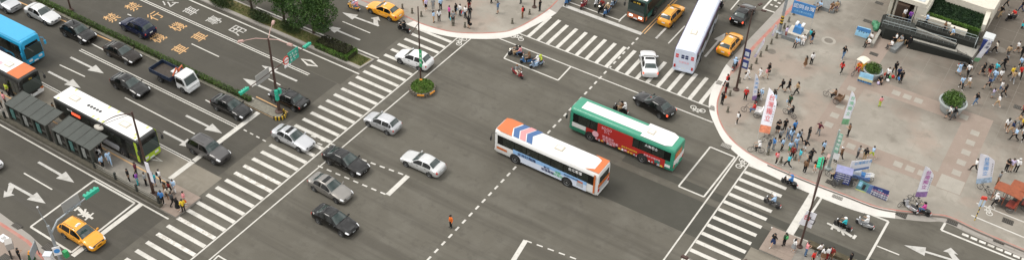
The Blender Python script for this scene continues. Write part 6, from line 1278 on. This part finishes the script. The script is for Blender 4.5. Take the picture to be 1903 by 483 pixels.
# P6 slim dark post at the plaza corner with pennants, P7 grey post with hazard stripes
t, c7 = pole((1368, 167), KZ, 10.4, 'slim brown post with navy pennants at plaza corner', BROWN, .13, .06)
for zz in (5.0, 3.6): MB().box((.4, -.02, zz), (.7, .04, 1.1)).build('pennant', MATS['board_navy'], t); MB().box((.4, -.05, zz-.05), (.45, .03, .5)).build('pennant_mark', MATS['tarp_grey'], t)
for dx, dy in ((1, .2), (-.9, -.3), (.3, 1)): b = MB(); b.tube([(0, 0, 10.3), (dx*.9, dy*.9, 10.5)], .03, 5); b.box((dx*1.1, dy*1.1, 10.5), (.5, .24, .12), math.atan2(dy, dx)); b.build('lamp_arm', BROWN, t)
t, c8 = pole((1448, 61), KZ, 7.5, 'thick grey post with yellow and black hazard stripes', GREYPOLE, .18, .15, 'signal_post', 'signal post')
for k in range(6): b = MB(); b.lathe([(.185, 1.2+.2*k), (.184, 1.2+.2*k+.19)], 12); b.build('hazard_band', MATS['hazard_yellow'] if k % 2 else MATS['tyre'], t)
for p, l, h_ in (((132, 19), 'dark slim post in the median hedge at top left', 6), ((993, 14), 'dark post on the top corner by the red kerb', 6)):
    t, c = pole(p, KZ, h_, l, BROWN, .11, .07)
    lamp_arm(t, h_-.1, 60, 1.2, BROWN, PINKL, .2)
# P9 three armed lamp below the picture edge: only its heads rise into view
c = P(1331, 506, 8.5); c.z = 0; t = thing('lamp_post', 'lamp post at bottom edge, only two brown lamp heads showing', 'lamp post', (c.x, c.y, 0), 0); b = MB(); b.tube([(0, 0, 0), (0, 0, 8.5)], [.15, .08], 10); b.build('pole', BROWN, t)
for p in ((1272, 472), (1386, 480)): q = P(*p, 8.9)-c; lamp_arm(t, 8.4, math.degrees(math.atan2(q.y, q.x)), q.xy.length-.3, BROWN, BROWN, .3)
# sign post on the right plaza with red top
t, c = pole((1811, 409), KZ, 2.9, 'striped sign post with red top by the cycle lane', MATS['hazard_yellow'], .04, .04, 'sign_post', 'sign post', False)
for k in range(4): b = MB(); b.lathe([(.046, .3+.5*k), (.046, .55+.5*k)], 8); b.build('black_band', MATS['tyre'], t)
MB().box((0, 0, 2.3), (.5, .05, .9), R(20)).build('panel', mat('sign_pale_blue', (.5, .6, .72), .5), t); MB().box((0, 0, 2.92), (.55, .2, .3), R(20), .8).build('red_top', MATS['sign_red'], t)
# bollards
K = Kit(); b = MB(); b.lathe([(.17, 0), (.16, .1), (.11, .16), (.1, .5), (.13, .56), (.13, .62), (.09, .7), (.02, .74)], 12); K.add('post', b, 'bollard', smooth=40); b = MB(); b.lathe([(.135, .57), (.135, .61)], 12); K.add('band', b, 'bollard_cap')
mat('bollard', (.11, .10, .075), .8, var=.2); mat('bollard_cap', (.35, .33, .28), .7)
BOL = [((1475, 28), 'kerb bollard below the blue banner'), ((1465.5, 41), 'kerb bollard right of the striped post'), ((1457, 53), 'kerb bollard left of the bannered bench'), ((1443, 71), 'kerb bollard below the striped post foot'), ((1433, 82), 'third kerb bollard down from the striped post'), ((1424, 94), 'kerb bollard in middle of the kerb row'), ((1413, 105), 'kerb bollard by the thin lilac flag'), ((1405, 118), 'kerb bollard below the thin lilac flag'), ((1395, 129), 'kerb bollard above the walker in white'), ((1374, 154), 'white topped bollard beside slim pennant post'), ((1356, 178), 'bollard below the pennant post foot'), ((1352, 208), 'bollard alone left of white shirted man'), ((1427, 287), 'bollard at left end of the kerbside crowd'), ((1451, 301), 'bollard beside the person in pink'), ((1477, 297), 'bollard hidden among the kerbside crowd'),
       ((748, 17), 'bollard beside the taxi on the top corner'), ((766, 25), 'second bollard from the taxi on top corner'), ((952, 44), 'bollard on the right of the top corner'), ((984, 27), 'bollard below the dark post on top corner'), ((783, 31), 'bollard behind the slim junction post'), ((842, 48), 'bollard at the feet of person with turquoise bag'), ((864, 51), 'bollard beside the lowest person in black')]
for p, l in BOL: c = P(*p, KZ); K.put('bollard', l, 'bollard', (c.x, c.y, KZ-.005), 0, {}, 'bollards along the kerbs')
# ---------------------------------------------------------------- stone block benches, kiosk bits
GRAN = mat('granite', (.17, .18, .18), .6, var=.2, scale=4)
def block_bench(px_, rz, label, top=True):
    c = P(*px_, KZ); t = thing('stone_bench', label, 'bench', (c.x, c.y, KZ), R(rz), 'stone block benches'); b = MB(); b.box((0, 0, .22), (2.6, 2.6, .46), 0, .97); b.build('seat_block', GRAN, t)
    if top: b = MB(); b.box((.1, .3, .5), (2.1, 1.8, .12)); b.build('slab', mat('bench_cream', (.55, .5, .42), .7, var=.1), t); b = MB(); b.box((.1, .3, .95), (1.0, 1.0, .8), 0, .85); b.build('display_box', MATS['banner_blue'], t); b = MB(); b.box((-.25, .55, 1.45), (.3, .7, .2)); b.build('white_box', MATS['white_plastic'], t); b = MB(); b.box((.45, .55, 1.45), (.3, .7, .2)); b.build('white_box', MATS['white_plastic'], t)
block_bench((1478, 68), 0, 'granite block bench with blue display box on top'); block_bench((1536, 11), 0, 'granite block bench at the top edge of the plaza', False)
# phone box and boards on the bottom left pavement
c = P(22, 478, KZ); t = thing('phone_box', 'grey telephone stand on the bottom left pavement', 'phone box', (c.x, c.y, KZ), R(60)); MB().box((0, 0, .7), (.12, .5, 1.4)).build('stand', MATS['trim'], t); MB().box((.2, 0, 1.6), (.6, .75, .7)).build('hood', mat('phone_grey', (.35, .33, .31), .5), t); MB().box((.12, 0, 1.45), (.25, .3, .4)).build('telephone', MATS['iron'], t)
c = P(6, 443, KZ); t = thing('utility_cabinet', 'white utility cap on the pavement at left edge', 'cabinet', (c.x, c.y, KZ), 0); MB().box((0, 0, .05), (.9, .7, .1)).build('base', MATS['sign_white'], t); b = MB(); b.lathe([(.2, .1), (.2, .35), (.1, .42)], 12); b.build('cap', MATS['sign_white'], t)
c = P(62, 478, KZ); t = thing('information_board', 'grey information board with an orange plant pot before it', 'board', (c.x+.5, c.y, KZ), R(125)); MB().box((0, 0, 1.2), (1.5, .06, 1.0)).build('panel', mat('board_grey', (.27, .30, .32), .5), t)
for s in (1, -1): MB().box((s*.7, 0, .85), (.06, .06, 1.7)).build('post', MATS['trim'], t)
c = P(60, 482, KZ); t = thing('folding_sign', 'small orange and green folding sign on the pavement', 'sign', (c.x, c.y, KZ), R(20)); MB().box((0, 0, .4), (.5, .5, .8), 0, .5).build('body', mat('dark_green', (.02, .07, .03), .6), t); MB().box((0, 0, .95), (.3, .3, .35), 0, .4).build('top', MATS['reflector_orange'], t)
c = P(96, 492, KZ); t = thing('control_cabinet', 'pale grey control cabinet by the traffic light post', 'cabinet', (c.x, c.y, KZ), R(30)); MB().box((0, 0, .7), (.6, .5, 1.4)).build('body', MATS['sign_white'], t); MB().box((0, 0, 1.43), (.7, .6, .08)).build('lid', mat('cab_top', (.55, .58, .62), .5), t)

# ---------------------------------------------------------------- ramps and building at the upper right
CREAM = mat('building_cream', (.56, .53, .45), .8, var=.1, scale=1.5); DKST = mat('dark_granite', (.013, .015, .012), .9, var=.25, scale=3); LTST = mat('ramp_stone', (.30, .287, .255), .8, var=.15, scale=2); STEEL = mat('steel_rail', (.45, .5, .5), .3, .7)
bc = P(1690, 40, KZ)
ramp = thing('access_ramp', 'dark granite double access ramp with steel rails and pale landings', 'ramp', (0, 0, 0))
def solid(name, m, parent, pts, z0, z1s):
    """prism over photo points: pts are pixels at heights z1s, dropped to z0"""
    q = [P(p[0], p[1], z) for p, z in zip(pts, z1s)]; n = len(q); b = MB(); b.add([tuple(p) for p in q]+[(p.x, p.y, z0) for p in q], [list(range(n)), [n+i for i in range(n)]]+[(i, (i+1) % n, n+(i+1) % n, n+i) for i in range(n)]); return b.build(name, m, parent)
B0 = KZ-.02
# near flight: low outer wall, sloping deck, landing
solid('outer_wall', DKST, ramp, [(1691, 73.5), (1778, 97.5), (1807, 108), (1806, 110), (1690, 76)], B0, [1.2, .84, .8, .8, 1.2])
solid('ramp_deck', LTST, ramp, [(1692, 73), (1697, 68.5), (1777, 89.5), (1779, 97)], B0, [1.21, 1.21, .87, .87])
solid('landing', LTST, ramp, [(1776, 91), (1783, 76), (1822, 86), (1807, 107)], B0, [.86, .86, .86, .86])
solid('middle_wall', DKST, ramp, [(1640, 43), (1776, 83.5), (1777, 88), (1697, 67), (1645, 53)], B0, [1.6, 1.25, 1.25, 1.5, 1.55])
solid('upper_deck', LTST, ramp, [(1700, 44), (1784, 76), (1777, 83), (1704, 53)], B0, [1.6, .9, .9, 1.5])
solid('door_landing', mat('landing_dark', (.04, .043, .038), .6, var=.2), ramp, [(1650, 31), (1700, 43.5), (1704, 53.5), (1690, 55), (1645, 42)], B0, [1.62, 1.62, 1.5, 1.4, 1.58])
solid('back_wall', DKST, ramp, [(1706, 37), (1820, 72), (1817, 83), (1702, 46)], B0, [1.8, 1.5, 1.5, 1.8])
solid('end_wall', DKST, ramp, [(1641, 28), (1652, 26), (1647, 48), (1636, 43)], B0, [1.5]*4)
def rail(p0, p1, z0, z1, n=9):
    a, b_ = P(*p0, z0), P(*p1, z1); b = MB(); b.tube([a, b_], .03, 5); b.tube([a-V((0, 0, .35)), b_-V((0, 0, .35))], .02, 5)
    for k in range(n): q = a.lerp(b_, k/(n-1)); b.tube([q, q-V((0, 0, .9))], .018, 4)
    b.build('hand_rail', STEEL, ramp)
rail((1649, 27), (1694, 38), 2.5, 2.5); rail((1642, 38), (1778, 75), 2.2, 2.1, 14); rail((1704, 34), (1816, 67), 2.6, 2.3, 12); rail((1812, 84), (1818, 69), 1.9, 2.3, 4)
# granite ledge that runs out from the ramp, people sit on it
solid('sitting_ledge', GRAN, ramp, [(1648, 88), (1670, 72), (1692, 76), (1676, 92)], B0, [.5]*4) if 0 else None
bld = thing('pale_building', 'pale cream low building with glass canopy and doorway', 'building', (0, 0, 0))
zb = 3.6
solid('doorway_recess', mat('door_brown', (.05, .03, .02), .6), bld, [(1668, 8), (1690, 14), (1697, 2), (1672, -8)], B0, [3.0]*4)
def wallbox(name, m, x0, x1, y0, y1, z0, z1, parent=bld): b = MB(); b.prism(rect(x0, x1, y0, y1), z0, z1); return b.build(name, m, parent)
dl, dr_ = P(1671, 33, .9), P(1696, 42, .9)
wallbox('column', CREAM, dl.x-.9, dl.x-.35, dl.y+.2, dl.y+1.0, B0, 3.3); wallbox('column', CREAM, dl.x-.2, dl.x+.15, dl.y+.2, dl.y+.8, B0, 3.3)
wallbox('front_wall', CREAM, dr_.x, dr_.x+1.15, dr_.y-.1, dr_.y+3.2, B0, 3.3)
wallbox('door', mat('door_dark', (.035, .022, .015), .5), dl.x+.2, dr_.x-.05, dl.y+1.0, dl.y+1.2, B0, 3.2)
wallbox('left_wall', CREAM, dl.x-1.6, dl.x-1.2, dl.y+.6, dl.y+12, B0, 3.3); wallbox('door_pillar', CREAM, dr_.x-.3, dr_.x-.08, dr_.y-.05, dr_.y+.8, B0, 3.2)
# canopy roof: frame with panes
cx0, cx1, cy0, cy1 = dl.x-1.9, dr_.x+.9, dl.y+.1, dl.y+8
zc = 3.5
wallbox('canopy_edge', CREAM, cx0, cx1, cy0-.35, cy0, zc-.3, zc+.25); wallbox('canopy_edge', CREAM, cx0, cx0+.3, cy0, cy1, zc-.3, zc+.25); wallbox('canopy_edge', CREAM, cx1-.3, cx1, cy0, cy1, zc-.3, zc+.25)
for k in range(4):
    for j in range(4):
        w, d = (cx1-cx0-.6)/4, (cy1-cy0)/4; wallbox('canopy_pane', mat('canopy_glass', (.42, .45, .46), .25, var=.25, scale=2), cx0+.3+w*k+.03, cx0+.3+w*(k+1)-.03, cy0+d*j+.03, cy0+d*(j+1)-.03, zc, zc+.05)
        if j == 0 and k: wallbox('canopy_beam', CREAM, cx0+.3+w*k-.04, cx0+.3+w*k+.04, cy0, cy1, zc-.05, zc+.09)
# sunken green bed with pale rim
bed = thing('planted_bed', 'dark green sloping planted bed with cream rim behind the ramps', 'planter', (0, 0, 0))
zr = 2.2
solid('soil', LF_SHRUB, bed, [(1715, 26), (1736, -22), (1838, 14), (1820, 62)], B0, [1.95, 1.95, 1.95, 1.95])
solid('front_rim', CREAM, bed, [(1712, 26), (1768, 43), (1767, 46.5), (1711, 29.5)], B0, [zr]*4); solid('front_rim', CREAM, bed, [(1768, 46), (1798, 55.5), (1797, 59.5), (1766, 50)], B0, [zr]*4)
solid('side_rim', CREAM, bed, [(1836, 12), (1846, 14), (1833, 47), (1826, 46)], B0, [2.5]*4)
solid('back_wall', mat('roof_cream', (.58, .54, .46), .8, var=.1), bld, [(1760, -8), (1836, 17), (1848, 18), (1866, -12), (1770, -40)], B0, [2.9, 2.9, 2.9, 2.9, 2.9])
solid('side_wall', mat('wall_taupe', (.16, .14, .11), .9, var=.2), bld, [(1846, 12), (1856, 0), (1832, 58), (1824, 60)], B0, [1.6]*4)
b = MB(); q = [P(*p, 1.97) for p in ((1716, 27), (1738, -18), (1834, 15), (1818, 60))]
for _ in range(15000):
    u, v = lr.random(), lr.random(); p = (q[0]*(1-u)+q[3]*u)*(1-v)+(q[1]*(1-u)+q[2]*u)*v; leaf(b, p+V((0, 0, lr.uniform(-.02, .18))), .15)
b.build('ground_cover', leafmat('dark_cover', (.008, .022, .009), (.014, .036, .013), (.026, .056, .02)), bed, fix=False)
b = MB(); e0, e1 = P(1718, 26, 2.2), P(1818, 59, 2.2)
for _ in range(2400):
    p = e0.lerp(e1, lr.random()**.75)+V((lr.gauss(0, .12), lr.uniform(0, .3), lr.uniform(-.1, .25))); leaf(b, p, .15)
b.build('bright_shrubs', LF_BRIGHT, bed, fix=False)
# tarpaulin heap and its low wall left of the ramp
t = thing('tarpaulin_heap', 'green tarpaulin heap beside the low pale wall', 'tarpaulin', P(1630, 52, KZ), 0); b = MB()
for k in range(7): b.ico((lr.uniform(-.5, .5), lr.uniform(-1, 1), .3), (.5, .5, .4), 1)
b.build('heap', mat('tarp_green', (.05, .2, .1), .6, var=.4, scale=3), t)
w = thing('low_wall', 'low pale wall running from the ramp to the sky board', 'wall', (0, 0, 0)); solid('wall_body', LTST, w, [(1641, 44), (1645, 45), (1624, 82), (1619, 80)], B0, [.7]*4)
for p, tp, bt, l in (((1617, 78), 'white', 'dark green', 'person in white sitting on low wall by the sky board'), ((1613, 87), 'white', 'black', 'second person in white at low end of the pale wall')): person(p, tp, bt, 'sit', 230, what=l, group=G1)
ldg = thing('sitting_ledge', 'granite ledge at the foot of ramp with people on it', 'ledge', (0, 0, 0)); solid('ledge_block', GRAN, ldg, [(1655, 90), (1672, 74), (1682, 77), (1664, 94)], B0, [.58]*4)
crowd('on the ramp foot ledge', [(1664, 78, 'white', 'black', dict(ps=SI, f=200)), (1655, 91, 'white', 'dark grey', dict(ps=SI, f=215)), (1683, 80, 'white', 'tan', dict(ps=SI, f=250)), (1687, 90, 'black', 'black', sh(ps=S_)), (1673, 82, 'grey', 'tan', dict(ps=SI, f=230))], G1)
for p, tp, bt, z_, ps_, l in (((1766, 74), 'light blue', 'tan', .95, 'walk', 'person in light blue walking down the upper ramp'), ((1719, 48), 'light blue', 'black', 1.5, 'walk', 'person in light blue high on the upper ramp'), ((1752, 63), 'brown', 'black', 1.15, 'walk', 'person in brown midway on the upper ramp'), ((1678, 37), 'white', 'brown', 1.75, 'stand', 'person in white at the building doorway'), ((1689, 41), 'purple', 'navy', 1.75, 'stand', 'person in purple at the building doorway')):
    person(p, tp, bt, ps_, 200 if ps_ == 'walk' else None, z=z_, what=l, group=G1)
# blue tent stall at the ramp corner
c = P(1828, 96, KZ); t = thing('market_tent', 'small navy tent with pale top at the ramp corner', 'tent', (c.x, c.y, KZ), 0)
b = MB(); b.box((0, 0, 1.1), (.9, 1.5, 1.6)); b.build('side_cloth', MATS['board_navy'], t); b = MB(); b.box((0, .2, 2.0), (1.2, 1.4, .2), 0, .9); b.build('top', mat('tent_top', (.5, .52, .52), .6), t)
